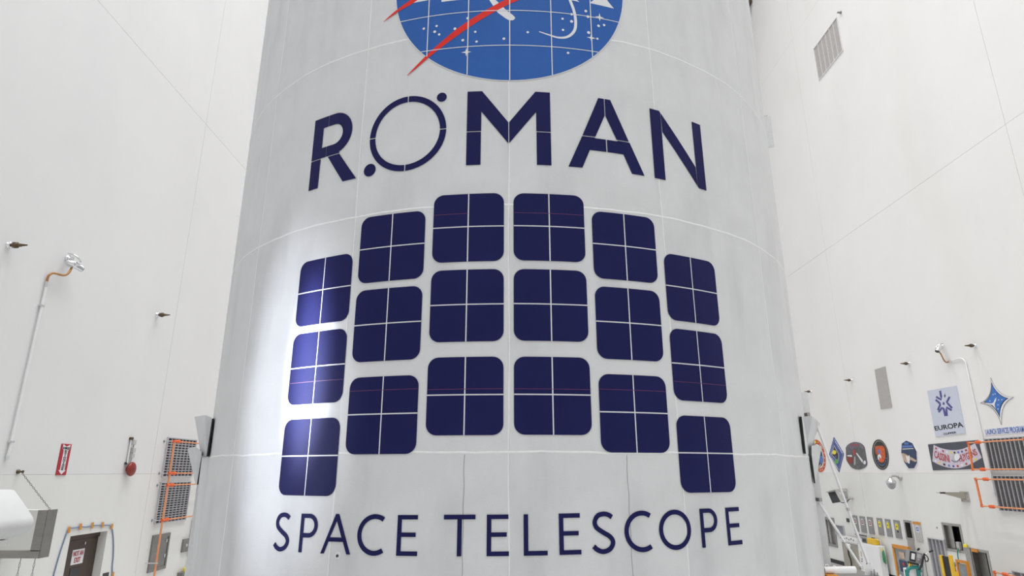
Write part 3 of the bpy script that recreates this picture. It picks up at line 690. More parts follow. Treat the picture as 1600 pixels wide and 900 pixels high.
MB().tube([(XL+.03, yc, zt_), (XL+.03, yc2, zb_)], .017, 12).build('tube', 'white', t)
for f_ in (.12, .92):
    p = Vector((XL+.02, yc+(yc2-yc)*f_, zt_+(zb_-zt_)*f_)); MB().box((XL, p.y-.035, p.z-.012), (XL+.05, p.y+.035, p.z+.012)).build('pipe_clip', 'chrome', t)
MB().lathe((XL+.03, yc2, zb_+.03), (0, 0, -1), [(0, .025), (.05, .025), (.06, .016), (.1, .016)], 12).build('end_fitting', 'white', t)
def qr(px, py, off): y, z = W('R', px, py, off); return Vector((XR-off, y, z))
t = thing('wall_spotlight', 'small chrome spotlight on the right wall with a short bronze conduit', 'spotlight', qr(1472, 541, 0))
a = qr(1473, 541, 0)
MB().lathe(a, (-1, 0, 0), [(0, .05), (.03, .05), (.035, .03), (.08, .03)], 16).build('wall_plate', 'chrome', t)
MB().tube(spline([qr(1473, 537, .05), qr(1469, 538, .13), qr(1464, 541, .2), qr(1462.5, 545, .24)], 6), .016, 8).build('yoke', 'chrome', t)
MB().tube([qr(1470, 540, .12), qr(1468, 543, .16), qr(1466, 546, .22), qr(1464.5, 549, .26)], [.04, .068, .064, .058], 16).build('barrel', 'chrome', t)
MB().tube([qr(1464.5, 549, .26), qr(1464.2, 549.8, .268)], .05, 16).build('lens', 'dark', t)
MB().tube(spline([qr(1467.5, 549.5, .18), qr(1471, 555, .13), qr(1475, 563, .07), qr(1479, 566.2, .03), qr(1484, 564, .03)], 6), .017, 10).build('flexible_conduit', 'copper', t)
t = thing('conduit_pipe', 'thin white conduit bending down the right wall beside the four-point star sign', 'pipe', qr(1513, 580, 0))
ysr = qr(1510, 573, .03).y
pts = [qr(1484, 564, .03), qr(1492, 562, .03), qr(1500, 559.5, .03), qr(1505, 561, .03)]
zz_ = qr(1508.5, 566, .03); pts += [zz_, qr(1522, 627, .03), qr(1536, 688, .03), qr(1547, 733, .03), qr(1553, 768, .03)]
MB().tube(pts, .016, 10).build('tube', 'white', t)
MB().lathe(pts[-1], (0, 0, -1), [(0, .03), (.05, .03), (.06, .02), (.1, .02)], 10).build('end_fitting', 'white', t)
MB().tube([pts[0]+Vector((0, .02, 0)), pts[0]-Vector((0, .06, 0))], .022, 10).build('coupling', 'chrome', t)

# ------------------------------------------------------------------ left wall
# fire extinguisher sign
t = thing('fire_sign', 'tall red fire extinguisher sign with a white downward arrow', 'sign', (XL, W('L', 98, 718)[0], W('L', 98, 742)[1]))
y0 = W('L', 91, 718)[0]; y1 = W('L', 106.5, 718)[0]; z1 = W('L', 103, 693.7)[1]; z0 = W('L', 94, 742.5)[1]
wbox('sign_board', 'L', (y0, y1, z0, z1), 0, .012, 'redsign', t)
wd = y1-y0; ht = z1-z0; U = lambda u, v: (y0+u*wd, z0+v*ht)
wflat('arrow', 'L', [[[U(.5, .02), U(.86, .16), U(.72, .16), U(.72, .78), U(.86, .84), U(.86, .985), U(.5, .91), U(.14, .985), U(.14, .84), U(.28, .78), U(.28, .16), U(.14, .16)]]], .012, .003, 'signw', t)
wtext('lettering', 'L', 'FIRE', [U(.17, .90), U(.83, .90), U(.83, .82), U(.17, .82)], .015, 'ink', t)
for i, ch in enumerate('EXTINGUISHER'):
    v1 = .795-i*.054; wtext('lettering', 'L', ch, [U(.38 if ch != 'I' else .47, v1), U(.62 if ch != 'I' else .53, v1), U(.62 if ch != 'I' else .53, v1-.042), U(.38 if ch != 'I' else .47, v1-.042)], .015, 'ink', t)
# alarm gong
y, z = W('L', 201.5, 733, .03)
t = thing('alarm_bell', 'round dark red alarm gong under a column of small grey boxes', 'alarm bell', (XL, y, z))
MB().lathe((XL, y, z), (1, 0, 0), [(0, .05), (.05, .05), (.055, .118), (.075, .125), (.095, .118), (.115, .085), (.125, .04), (.128, .012), (.136, .012)], 30).build('gong', 'redp', t)
MB().box((XL, y-.12, z+.08), (XL+.03, y-.08, z+.12)).build('junction', 'dark', t)
for k, (px, py, s_) in enumerate(((209, 691, .042), (208.2, 703.5, .038), (206.8, 712, .034))):
    p = W('L', px-2, py, .03); MB().box((XL, p[0]-s_, p[1]-s_*1.1), (XL+.08, p[0]+s_, p[1]+s_*1.1), .006).build('junction_box', 'grey_l', t)
p = W('L', 203.5, 685, .02); pb = W('L', 205, 722, .02)
MB().tube([(XL+.03, p[0]+.02, p[1]), (XL+.03, p[0]+.02, pb[1]-.02)], .012, 8).build('conduit', 'white', t)
MB().tube([(XL+.05, p[0]+.09, p[1]-.05), (XL+.05, p[0]+.09, pb[1]-.05)], .014, 8).build('conduit', 'grey_l', t)
MB().lathe((XL, p[0]+.02, p[1]), (1, 0, 0), [(0, .025), (.06, .025)], 10).build('cap', 'bronze', t)
# orange pipe run left
t = thing('orange_pipe_run', 'orange pipe standing off the left wall with four side branches over the vents', 'pipe', (XL+.2, W('L', 273, 690, .2)[0], 0))
op = W('L', 272.5, 689, .2); ypp = op[0]
MB().tube([(XL+.2, ypp, op[1]), (XL+.2, ypp, .15)], .019, 12).build('riser', 'orange_p', t)
br = [(272.5, 689.5), (265.8, 739.5), (263.5, 758), (256.5, 812.5)]
for px, py in br:
    zb = W('L', px, py, .2)[1]
    MB().tube([(XL+.2, ypp, zb), (XL+.2, 17.5, zb)], .014, 10).build('branch', 'orange_p', t)
    MB().tube([(XL+.2, ypp-.03, zb), (XL+.2, ypp+.10, zb), (XL+.2, ypp+.12, zb), (XL+.2, ypp+.2, zb), (XL+.2, ypp+.24, zb)], [.027, .027, .036, .036, .02], 12).build('coupling', 'coupling', t)
    MB().tube([(XL, ypp-.02, zb), (XL+.2, ypp-.02, zb)], .009, 8).build('standoff', 'chrome', t)
    MB().lathe((XL, ypp-.02, zb), (1, 0, 0), [(0, .025), (.012, .025)], 10).build('anchor', 'grey', t)
zb = W('L', 247, 879, .2)[1]; MB().tube([(XL, ypp-.02, zb), (XL+.24, ypp-.02, zb)], .012, 8).build('standoff', 'chrome', t)
# door
t = thing('door_1', '', 'door', (XL-.16, (DOOR[0]+DOOR[1])/2, 0)); del t['label']; del t['category']; t['kind'] = 'structure'
d0, d1, _, dz = DOOR
wbox('door_frame', 'L', (d0+.0, d1-.0, dz-.085, dz), -.16, -.12, 'brown', t)
MB().box((XL-.17, d0, 0), (XL-.165, d1, dz)).build('door_back', 'brown', t)
wbox('door_leaf', 'L', (d0+.01, d1-.01, 0.01, dz-.09), -.16, -.135, 'brown', t)
na = W('L', 112.2, 871, -.131)[0]; nb_ = W('L', 130.2, 871, -.131)[0]; nt_ = W('L', 123, 858.2, -.131)[1]; nz_ = W('L', 119.5, 881.5, -.131)[1]
nl = wbox('notice', 'L', (na, nb_, nz_, nt_), -.135, -.131, 'signw', t)
nw_, nh_ = nb_-na, nt_-nz_
wtext('lettering', 'L', 'NOT AN', [(na+.08*nw_, nt_-.10*nh_), (nb_-.08*nw_, nt_-.10*nh_), (nb_-.08*nw_, nt_-.44*nh_), (na+.08*nw_, nt_-.44*nh_)], -.131, 'redink', nl)
wtext('lettering', 'L', 'EXIT', [(na+.24*nw_, nt_-.54*nh_), (nb_-.24*nw_, nt_-.54*nh_), (nb_-.24*nw_, nt_-.88*nh_), (na+.24*nw_, nt_-.88*nh_)], -.131, 'redink', nl)
wbox('door_window', 'L', (na+.02, nb_-.04, nz_-.75, nz_-.05), -.135, -.128, 'dark', t)
wbox('door_closer', 'L', (d0+.58, d0+.60, dz-.18, dz-.14), -.135, -.12, 'chrome', t)
# blue cord taped round the door
t = thing('taped_cord', 'blue cord taped around the top of the brown door', 'cord', (XL, d0, dz))
cp = [(82, 906), (91, 873), (100, 845), (107, 827)]; top = [(107, 827), (116, 825), (126, 823), (134, 823.5), (144, 821.5), (152, 821), (161, 820.8), (173.5, 822)]; dn = [(173.5, 822), (176.5, 835), (177.5, 850), (177, 870), (175.5, 885), (176, 905)]
pp = [Vector((XL+.012, *W('L', a, b, .012))) for a, b in cp+top[1:]+dn[1:]]
MB().tube(spline(pp, 4), .009, 8).build('cord', 'cord', t)
for px, py, s_ in ((108, 828, .05), (126, 823, .05), (144.5, 821, .05), (160.5, 820, .045), (175, 822.5, .045), (176.5, 898, .045)):
    y, z = W('L', px, py, .02); wflat('tape', 'L', [[[(y-.025, z-s_), (y+.03, z-s_*.9), (y+.025, z+s_), (y-.03, z+s_*.9)]]], .02, .003, 'amber', t)
y, z = W('L', 165, 897); tag(wbox('wall_notice', 'L', (y-.08, y+.08, z-.12, z+.02), 0, .01, 'dark'), 'small black notice right of the brown door', 'sign')
# grey hatch, little box, dark cupboard, red lettering
h0 = W('L', 238, 836); h1 = W('L', 265, 832.5); h2 = W('L', 229.5, 895.5)
t = thing('wall_hatch', 'grey steel hatch on the left wall behind the orange pipe', 'hatch', (XL, h0[0], h2[1]))
hr = (h0[0], W('L', 263, 845)[0], h2[1], W('L', 250, 834.5)[1])
wflat('hatch_frame', 'L', [[rectc(*hr), rectc(hr[0]+.05, hr[1]-.05, hr[2]+.06, hr[3]-.06)]], 0, .03, 'steel_d', t)
wbox('hatch_door', 'L', (hr[0]+.05, hr[1]-.05, hr[2]+.06, hr[3]-.06), 0, .018, 'steel_d', t)
wbox('latch', 'L', (hr[1]-.14, hr[1]-.10, hr[2]+.5, hr[2]+.56), .018, .035, 'chrome', t)
wbox('latch', 'L', (hr[1]-.14, hr[1]-.10, hr[2]+.22, hr[2]+.28), .018, .035, 'chrome', t)
b_ = wrect('L', (284.8, 843), (291.5, 861)); t = thing('switch_box', 'small square grey switch box beside the steel hatch', 'box', (XL, b_[0], b_[2]))
wbox('box_body', 'L', b_, 0, .04, 'steel_d', t)
MB().lathe((XL+.04, (b_[0]+b_[1])/2, (b_[2]+b_[3])/2), (1, 0, 0), [(0, .03), (.02, .03)], 12).build('dial', 'grey_l', t)
hh = wrect('L', (301, 812), (296, 870)); ya = W('L', 296, 840)[0]
t = thing('wall_cupboard', 'dark brown tall cupboard on the left wall at the fairing edge', 'cupboard', (XL, ya, 1))
cz1 = W('L', 300, 812)[1]; cz0 = W('L', 293, 870)[1]
wbox('cupboard_body', 'L', (ya, ya+.9, cz0, cz1), 0, .06, 'brown', t)
for vv in (.82, .87): wbox('strap', 'L', (ya, ya+.9, cz0+(cz1-cz0)*vv, cz0+(cz1-cz0)*(vv+.025)), .06, .064, 'grey_l', t)
y_, zz1 = W('L', 291, 872)
t = thing('wall_notice', 'white notice with red lettering under the dark cupboard at the fairing edge', 'sign', (XL, y_, zz1))
wbox('board', 'L', (y_, y_+.8, zz1-.62, zz1), 0, .008, 'signw', t)
for k in range(4):
    for j in range(3): wbox('red_mark', 'L', (y_+.05+k*.18, y_+.16+k*.18, zz1-.17-j*.19, zz1-.05-j*.19), .008, .012, 'redink', t)
bx = W('L', 277, 895); t = thing('wall_box', 'grey box with a yellow beacon low on the left wall', 'box', (XL, bx[0], bx[1]-.3))
wbox('box_body', 'L', (bx[0], bx[0]+.38, bx[1]-.4, bx[1]), 0, .12, 'steel_d', t)
MB().lathe((XL+.06, bx[0]+.2, bx[1]), (0, 0, 1), [(0, .04), (.06, .04), (.08, .02)], 12).build('beacon', 'yellow_l', t)
# white duct and its steel edged housing
Yd = 8.55
sec = [(-90, 764), (22, 764.5), (37, 785), (51, 806), (53, 812), (52, 820), (47, 828), (38, 834.5), (22, 840), (0, 844.5), (-90, 852)]
S0 = spline([P(a, b, Yd) for a, b in sec[3:9]], 4); S0 = [P(a, b, Yd) for a, b in sec[:3]]+S0+[P(a, b, Yd) for a, b in sec[9:]]
t = thing('air_duct', 'bulky rounded white air duct running along the left wall at the frame edge', 'duct', (XL, 7.5, S0[0].z-.5))
xw = XL
S0 = [Vector((max(p.x, xw), p.y, p.z)) for p in S0]
nS = len(S0); mbd = MB(); vs = []; ks = [4.4, 5.4, 6.4, 7.4, 8.3, 8.5, 8.55]; sc = [1, 1, 1, 1, 1, .995, .97]
cen = sum((p for p in S0), Vector())/nS
for yk, s_ in zip(ks, sc):
    for p in S0: v = cen+(p-cen)*s_; vs.append((max(xw, v.x), yk, v.z))
fs = []
for i in range(len(ks)-1):
    for k in range(nS-1): fs.append((i*nS+k, i*nS+k+1, (i+1)*nS+k+1, (i+1)*nS+k))
mbd.add(vs, fs, True); mbd.add([vs[(len(ks)-1)*nS+k] for k in range(nS)], [tuple(range(nS))]); mbd.build('duct_body', 'white_m', t)
for yk in (5.4, 6.4, 7.4):
    MB().tube([Vector((max(xw+.002, (cen+(p-cen)*1.0).x), yk, p.z)) for p in S0[1:-1]], .006, 6).build('hoop_seam', 'white', t)
pb_ = P(10, 841, 8.5)
MB().box((XL, 8.0, pb_.z-.09), (pb_.x+.03, 8.5, pb_.z-.015)).build('support_shelf', 'wall_low', t)
xo = -6.3; Y0h = wl(76, 797, xo)[0]; Y1h = wl(90.5, 796, xo)[0]; zt0 = wl(76, 797, xo)[1]; zb0 = wl(64, 872, xo)[1]
t = thing('duct_housing', 'cream wall housing with a stainless steel corner and bottom edge beside the white duct', 'housing', (XL, Y0h, zb0))
MB().box((XL, Y0h+.004, zb0+.09), (xo-.12, Y1h, zt0)).build('cream_panel', 'wall_low', t)
MB().box((xo-.14, Y0h, zb0+.09), (xo-.002, Y0h+.012, zt0)).build('corner_plate', 'steel', t)
MB().box((XL, Y0h, zb0), (xo-.002, Y0h+.012, zb0+.10)).build('bottom_plate', 'steel', t)
MB().box((xo-.012, Y0h-.002, zb0), (xo, Y1h, zt0+.002)).build('side_plate', 'steel_d', t)
MB().box((XL, Y0h+.012, zb0), (xo-.012, Y1h, zb0+.012)).build('base_plate', 'steel_d', t)
def chain(a, b, label, n=22):
    t = thing('hanging_chain', label, 'chain', a); a = Vector(a); b = Vector(b); d = (b-a)/n
    for k in range(n):
        c = a+d*(k+.5); u = d.normalized(); sd = u.orthogonal().normalized() if k % 2 else u.cross(u.orthogonal().normalized())
        MB().tube([c+u*(d.length*.55)*math.cos(i*PI/4)+sd*.009*math.sin(i*PI/4) for i in range(9)], .0028, 5).build('chain_link', 'dark', t)
hk = W('L', 33, 737, .05)
chain((XL+.05, hk[0], hk[1]), (xo-.05, Y0h+.1, zt0), 'dark chain slanting from a wall hook down to the steel edged housing')
tag(MB().lathe((XL, hk[0], hk[1]), (1, 0, 0), [(0, .03), (.02, .03), (.022, .012), (.07, .012), (.072, .02), (.08, .02)], 10).build('wall_hook', 'bronze'), 'small bronze hook on the left wall above the steel edged housing', 'hook')
e_ = wl(33, 874, -6.6); chain((-6.6, Y0h+.08, zb0), (-6.62, Y0h+.08, .6), 'dark chain under the steel edged housing, the one nearer the wall')
chain((-6.42, Y0h+.1, zb0), (-6.42, Y0h+.1, .6), 'dark chain under the steel edged housing, the one farther from the wall')

# ------------------------------------------------------------------ right wall signs
def quadU(qd):                              # (u, v) -> (Y, z) in a four cornered board, v up
    tl, tr, br, bl = [Vector(p) for p in qd]
    return lambda u, v: tuple((bl*(1-u)+br*u)*(1-v)+(tl*(1-u)+tr*u)*v)
def strokeY(path, w_):
    return stroke(path, w_)
qd = wpx('R', [(1449.8, 610.7), (1495, 602.6), (1509.6, 676.8), (1462.8, 682.4)])
t = thing('mission_sign', 'pale blue sign with a violet snowflake emblem above black lettering', 'sign', (XR, qd[3][0], qd[3][1]))
wflat('sign_board', 'R', [[qd]], 0, .02, 'pale', t); U = quadU(qd)
CPX = lambda pts: wpx('R', [(1445+a/10, 590+b/10) for a, b in pts], .02)
W6 = [ [(228, 215), (250, 330), (258, 350), (240, 352), (180, 305), ],]
def chev(p, w_=2.2): 
    pts = [Vector((1445+a/10, 590+b/10, 0)) for a, b in p]
    return [wpx('R', stroke(pts, w_), .02)]
arms = [[(240, 205), (256, 300), (256, 345), (178, 300)], [(170, 345), (232, 400), (240, 425), (205, 508)], [(218, 540), (270, 470), (292, 480), (322, 600)],
        [(345, 600), (338, 500), (340, 465), (420, 510)], [(425, 475), (365, 410), (345, 385), (388, 300)]]
em = wflat('emblem', 'R', [chev(a_, 3.1) for a_ in arms], .02, .003, 'violet', t)
wflat('emblem_dot', 'R', [[CPX([(295+16*math.cos(a_*PI/6), 405+24*math.sin(a_*PI/6)) for a_ in range(12)])]], .02, .003, 'violet', t)
wflat('emblem_star', 'R', [[CPX([(312, 240), (318, 275), (330, 285), (320, 295), (312, 320), (308, 292), (296, 285), (308, 276)])]], .02, .003, 'ink', t)
tw = wtext('lettering', 'R', 'EUROPA', wpx('R', [(1459.5, 666.2), (1503.5, 658.8), (1505.8, 667.2), (1461.5, 673)], .02), .02, 'ink', t)
wtext('lettering', 'R', 'CLIPPER', wpx('R', [(1474, 676.8), (1493.8, 674), (1494.6, 677), (1474.6, 679.6)], .02), .02, 'ink', t)
# star sign
def conc(T_, R2, B_, L2, k, off):
    out = []; c = ((T_[0]+B_[0])/2*.5+(L2[0]+R2[0])/2*.5, (L2[1]+R2[1])/2*.5+(T_[1]+B_[1])/2*.5)
    for a, b in ((T_, R2), (R2, B_), (B_, L2), (L2, T_)):
        m_ = ((a[0]+b[0])/2*(1-k)+c[0]*k, (a[1]+b[1])/2*(1-k)+c[1]*k)
        for i in range(8):
            s_ = i/8; out.append(((1-s_)**2*a[0]+2*s_*(1-s_)*m_[0]+s_*s_*b[0], (1-s_)**2*a[1]+2*s_*(1-s_)*m_[1]+s_*s_*b[1]))
    return wpx('R', out, off)
t = thing('star_sign', 'four-point star sign with a blue centre above blue lettering', 'sign', qr(1562, 672, 0))
wflat('outer_edge', 'R', [[conc((1548.3, 590), (1584.3, 620.6), (1565.2, 664), (1531.6, 629.6), .75, 0)]], 0, .012, 'grey', t)
wflat('white_border', 'R', [[conc((1548.6, 592.5), (1582, 620.9), (1564.8, 661.5), (1534, 629.2), .72, .012)]], .012, .003, 'signw', t)
wflat('black_border', 'R', [[conc((1549.2, 597.5), (1576, 622.2), (1562.5, 653), (1536.5, 628.6), .62, .015)]], .015, .003, 'ink', t)
wflat('blue_field', 'R', [[conc((1549.8, 600), (1573.3, 622.6), (1561.8, 649), (1538.8, 627.8), .58, .018)]], .018, .003, 'starblue', t)
C10 = lambda pts, off=.021: wpx('R', [(1445+a/10, 590+b/10) for a, b in pts], off)
wflat('rocket_trail', 'R', [[C10([(1118, 310), (1112, 365), (1095, 400), (1092, 440), (1110, 490), (1060, 430), (990, 410), (945, 392), (1040, 405), (1075, 390), (1090, 350)])]], .021, .003, 'signw', t)
for a_, b_2 in ((1068, 265), (1020, 365), (1155, 350), (1205, 345), (1145, 425), (1145, 490), (1100, 255)):
    wflat('star', 'R', [[C10([(a_+8*math.cos(i*PI/3), b_2+9*math.sin(i*PI/3)) for i in range(6)])]], .021, .003, 'signw', t)
wflat('lettering_strip', 'R', [[wpx('R', [(1537.8, 670.8), (1600.5, 664.3), (1602, 676.2), (1540, 680)])]], 0, .01, 'signw', t)
wtext('lettering', 'R', 'LAUNCH SERVICES PROGRAM', wpx('R', [(1539, 671.3), (1599, 665.2), (1600.4, 675.4), (1541, 679)], .01), .01, 'blueink', t)
# banner
qd = wpx('R', [(1450.6, 694.4), (1529, 687.5), (1539.4, 732.2), (1458.5, 735)])
t = thing('mission_sign', 'wide dark banner sign with a curved lilac ribbon of red lettering', 'sign', (XR, qd[3][0], qd[3][1]))
wflat('sign_board', 'R', [[qd]], 0, .015, 'signdk', t)
C7 = lambda pts, off=.015: wpx('R', [(1445+a/7.2, 675+b/7.2) for a, b in pts], off)
tp = spline([(100, 145, 0), (180, 180, 0), (270, 200, 0), (360, 202, 0), (450, 182, 0), (565, 128, 0)], 5); bt = spline([(642, 290, 0), (540, 350, 0), (450, 390, 0), (360, 410, 0), (270, 402, 0), (170, 372, 0), (86, 330, 0)], 5)
wflat('ribbon', 'R', [[C7([(v.x, v.y) for v in tp+bt])]], .015, .003, 'lilac', t)
def warp(u0, u1, v0, v1):
    tops = [(v.x, v.y) for v in tp]; bots = [(v.x, v.y) for v in bt][::-1]
    def at(L_, u):
        i = min(len(L_)-2, int(u*(len(L_)-1))); f = u*(len(L_)-1)-i; return L_[i][0]*(1-f)+L_[i+1][0]*f, L_[i][1]*(1-f)+L_[i+1][1]*f
    def fn(u, v):
        uu = u0+(u1-u0)*u; a, b = at(tops, uu), at(bots, uu); k = v0+(v1-v0)*v
        return C7([(b[0]*(1-k)+a[0]*k, b[1]*(1-k)+a[1]*k)], .018)[0]
    return fn
dm = [(0, 0)]*4
wtext('lettering', 'R', 'CASSINI', dm, .018, 'redink', t, fn=warp(.035, .38, .30, .72))
wtext('lettering', 'R', 'HUYGENS', dm, .018, 'redink', t, fn=warp(.60, .965, .30, .72))
fl = MB()
for row, v in ((0, .86), (1, .12)):
    for k in range(10):
        f = warp(.05+k*.092, .09+k*.092, v-.055, v+.055); pts = [f(0, 0), f(1, 0), f(1, 1), f(0, 1)]
        wflat('flag', 'R', [[pts]], .018, .003, ['redink', 'signw', 'blueink', 'signw', 'yellow_l', 'violet', 'redink', 'ink'][(k*3+row) % 8], t)
wflat('planet', 'R', [[C7([(352+42*math.cos(a_*PI/10), 290+52*math.sin(a_*PI/10)) for a_ in range(20)], .018)]], .018, .003, 'grey_l', t)
wflat('planet_light', 'R', [[C7([(362+30*math.cos(a_*PI/8), 285+42*math.sin(a_*PI/8)) for a_ in range(16)], .021)]], .021, .002, 'signw', t)
wflat('planet_ring', 'R', [[C7(stroke([Vector(v) for v in ((300, 315), (330, 335), (365, 330), (395, 300))], 7), .021)]], .023, .002, 'violet', t)
# round and shaped patches
C12 = lambda ox, oy, pts, off=0: wpx('R', [(ox+a/12, oy+b/12) for a, b in pts], off)
o1 = lambda pts, off=0: C12(1260, 670, pts, off); o2 = lambda pts, off=0: C12(1355, 670, pts, off)
def sm(pts, k=4): return [(v.x, v.y) for v in spline([(a, b, 0) for a, b in pts]+[(pts[0][0], pts[0][1], 0)], k)][:-1]
def patch(name, outer, m, label, fnc):
    t = thing(name, label, 'sign', (XR, fnc(outer)[0][0], fnc(outer)[0][1])); wflat('board', 'R', [[fnc(outer)]], 0, .015, m, t); return t
def elpx(cx, cy, rx, ry, sk=0, n=20): return [(cx+rx*math.cos(2*PI*i/n)+sk*math.sin(2*PI*i/n), cy+ry*math.sin(2*PI*i/n)) for i in range(n)]
def layer(t, pts, m, fnc, lv, name='print'): return wflat(name, 'R', [[fnc(pts, .015+.003*lv)]], .015+.003*lv, .003, m, t)
t = patch('mission_patch', elpx(228, 508, 128, 305, 45, 28), 'porange', 'orange and blue oval patch half hidden behind the fairing cover', o1)
layer(t, elpx(228, 512, 92, 225, 34), 'signw', o1, 0); layer(t, elpx(226, 512, 80, 200, 30), 'pnavy', o1, 1)
layer(t, [(225, 700), (280, 650), (262, 740), (222, 765)], 'ptan', o1, 2); layer(t, elpx(160, 250, 22, 30), 'yellow_l', o1, 2)
layer(t, elpx(285, 580, 32, 75), 'blueink', o1, 2)
for k in range(9):
    a_ = -1.3+k*.36; layer(t, elpx(228+110*math.cos(a_)+38*math.sin(a_), 508+266*math.sin(a_), 7, 12, 0, 5), 'signw', o1, 2, 'mark')
t = patch('mission_patch', [(520, 155), (708, 470), (618, 815), (432, 480)], 'diab', 'blue diamond shaped patch right of the half hidden orange oval', o1)
layer(t, [(522, 185), (690, 470), (612, 780), (448, 482)], 'pale', o1, 0); layer(t, [(522, 197), (684, 472), (611, 765), (454, 484)], 'diab', o1, 1)
layer(t, [(522, 310), (610, 480), (600, 640), (470, 480)], 'signw', o1, 2); layer(t, [(522, 325), (602, 480), (595, 625), (480, 482)], 'pblack', o1, 3)
layer(t, elpx(522, 440, 38, 40), 'yellow_l', o1, 4); layer(t, elpx(566, 610, 36, 46), 'pgreen', o1, 4); layer(t, elpx(545, 530, 22, 26), 'violet', o1, 4)
for k in range(8): layer(t, elpx(545+k*17, 250+k*28, 6, 12, 0, 5), 'signw', o1, 2, 'mark'); layer(t, elpx(475+k*15, 560+k*25, 6, 12, 0, 5), 'signw', o1, 2, 'mark')
t = patch('mission_patch', sm([(745, 355), (790, 295), (890, 250), (1000, 262), (1080, 320), (1105, 400), (1128, 540), (1145, 655), (1100, 725), (980, 765), (860, 730), (795, 650), (755, 580), (750, 470)], 3), 'pgrey', 'dark grey round topped patch with white spacecraft drawing and a dull red globe', o1)
layer(t, sm([(765, 350), (800, 300), (895, 262), (995, 272), (1065, 325), (1085, 395), (1000, 345), (900, 355), (780, 425)], 3), 'pviolet', o1, 0)
layer(t, elpx(818, 585, 52, 72, 12), 'redp', o1, 1)
layer(t, [(925, 450), (950, 455), (1060, 590), (1050, 640), (1030, 610)], 'vwhite', o1, 1); layer(t, [(765, 495), (850, 490), (855, 525), (768, 515)], 'signw', o1, 2)
layer(t, [(900, 520), (918, 520), (925, 650), (905, 690), (893, 670)], 'plate', o1, 1); layer(t, elpx(1092, 632, 24, 36), 'signw', o1, 1); layer(t, [(870, 400), (915, 390), (915, 500), (885, 505)], 'redink', o1, 1)
for k in range(5):
    layer(t, [(835+k*30, 300-k*6+(k > 2)*k*4), (855+k*30, 296-k*6+(k > 2)*k*4), (858+k*30, 325-k*6+(k > 2)*k*4), (838+k*30, 330-k*6+(k > 2)*k*4)], 'redink', o1, 1, 'mark')
t = patch('mission_patch', elpx(254, 485, 150, 285, 38, 30), 'pblack', 'black oval patch with a red and orange swirl', o2)
layer(t, elpx(254, 485, 134, 262, 34, 28), 'plate', o2, 0); layer(t, elpx(254, 485, 128, 254, 33, 28), 'pblack', o2, 1)
layer(t, sm([(150, 330), (215, 320), (300, 325), (335, 400), (340, 520), (310, 620), (250, 630), (215, 590), (205, 500), (165, 470), (150, 400)], 3), 'porange', o2, 2)
layer(t, elpx(225, 430, 22, 46, 8), 'blueink', o2, 3); layer(t, sm([(195, 500), (230, 475), (262, 510), (255, 560), (235, 530), (222, 520), (225, 590), (200, 560)], 3), 'vwhite', o2, 3); layer(t, elpx(268, 585, 22, 32), 'coupling', o2, 3)
for k in range(9):
    a_ = .35+k*.29; layer(t, elpx(254+100*math.cos(a_)+26*math.sin(a_), 485+200*math.sin(a_), 10, 15, 0, 5), 'blueink', o2, 2, 'mark')
t = patch('mission_patch', [(735, 213), (855, 262), (945, 425), (955, 640), (898, 752), (770, 752), (685, 632), (628, 450), (638, 268)], 'signw', 'dark blue many-sided patch with a silver spacecraft over a tan planet', o2)
layer(t, [(735, 222), (848, 270), (925, 425), (935, 635), (880, 740), (778, 742), (696, 626), (640, 450), (650, 275)], 'pnavy', o2, 0)
layer(t, sm([(645, 455), (700, 465), (800, 520), (920, 590), (900, 620), (800, 580), (740, 640), (690, 590), (655, 500)], 2), 'ptan', o2, 1)
layer(t, [(725, 500), (760, 530), (790, 490), (800, 560), (795, 655), (760, 640), (740, 570)], 'signw', o2, 2)
layer(t, [(695, 255), (775, 255), (778, 295), (697, 295)], 'blueink', o2, 1); layer(t, [(658, 315), (848, 308), (852, 345), (662, 352)], 'blueink', o2, 1); layer(t, [(658, 375), (865, 362), (866, 375), (660, 388)], 'vwhite', o2, 1)

# right orange pipe loops
def loop(pts, label, extra=()):
    t = thing('orange_pipe_loop', label, 'pipe', qr(*pts[1], .3))
    P3 = [qr(a, b, .3) for a, b in pts]
    MB().tube([P3[1], P3[2]], .024, 10).build('riser', 'orange', t)
    for a, b in ((P3[1], P3[0]), (P3[2], P3[3])):
        e = Vector((a.x, a.y-2.6, a.z)); MB().tube([a, e], .017, 10).build('branch', 'orange_p', t)
        for dd in (.32, 1.75):
            c = a+Vector((0, -dd, 0)); MB().tube([c+Vector((0, .09, 0)), c+Vector((0, .06, 0)), c-Vector((0, .06, 0)), c-Vector((0, .09, 0))], [.02, .04, .04, .02], 10).build('coupling', 'coupling', t)
        MB().tube([a+Vector((0, -.18, 0)), Vector((XR, a.y-.18, a.z))], .010, 6).build('standoff', 'grey', t)
        MB().lathe(a, (0, 0, 1), [(-.03, .03), (.03, .03)], 10).build('elbow', 'coupling', t)
loop([(1600, 685), (1513, 692), (1520, 733.5), (1600, 732)], 'orange pipe loop in front of the banner sign and the upper louvred vent')
loop([(1600, 749), (1524.5, 748.5), (1534, 790.5), (1600, 796)], 'orange pipe loop around the lower louvred vent')
loop([(1600, 898), (1554, 894), (1558, 925), (1600, 925)], 'orange pipe stub low down at the right, in front of the floor level grille')

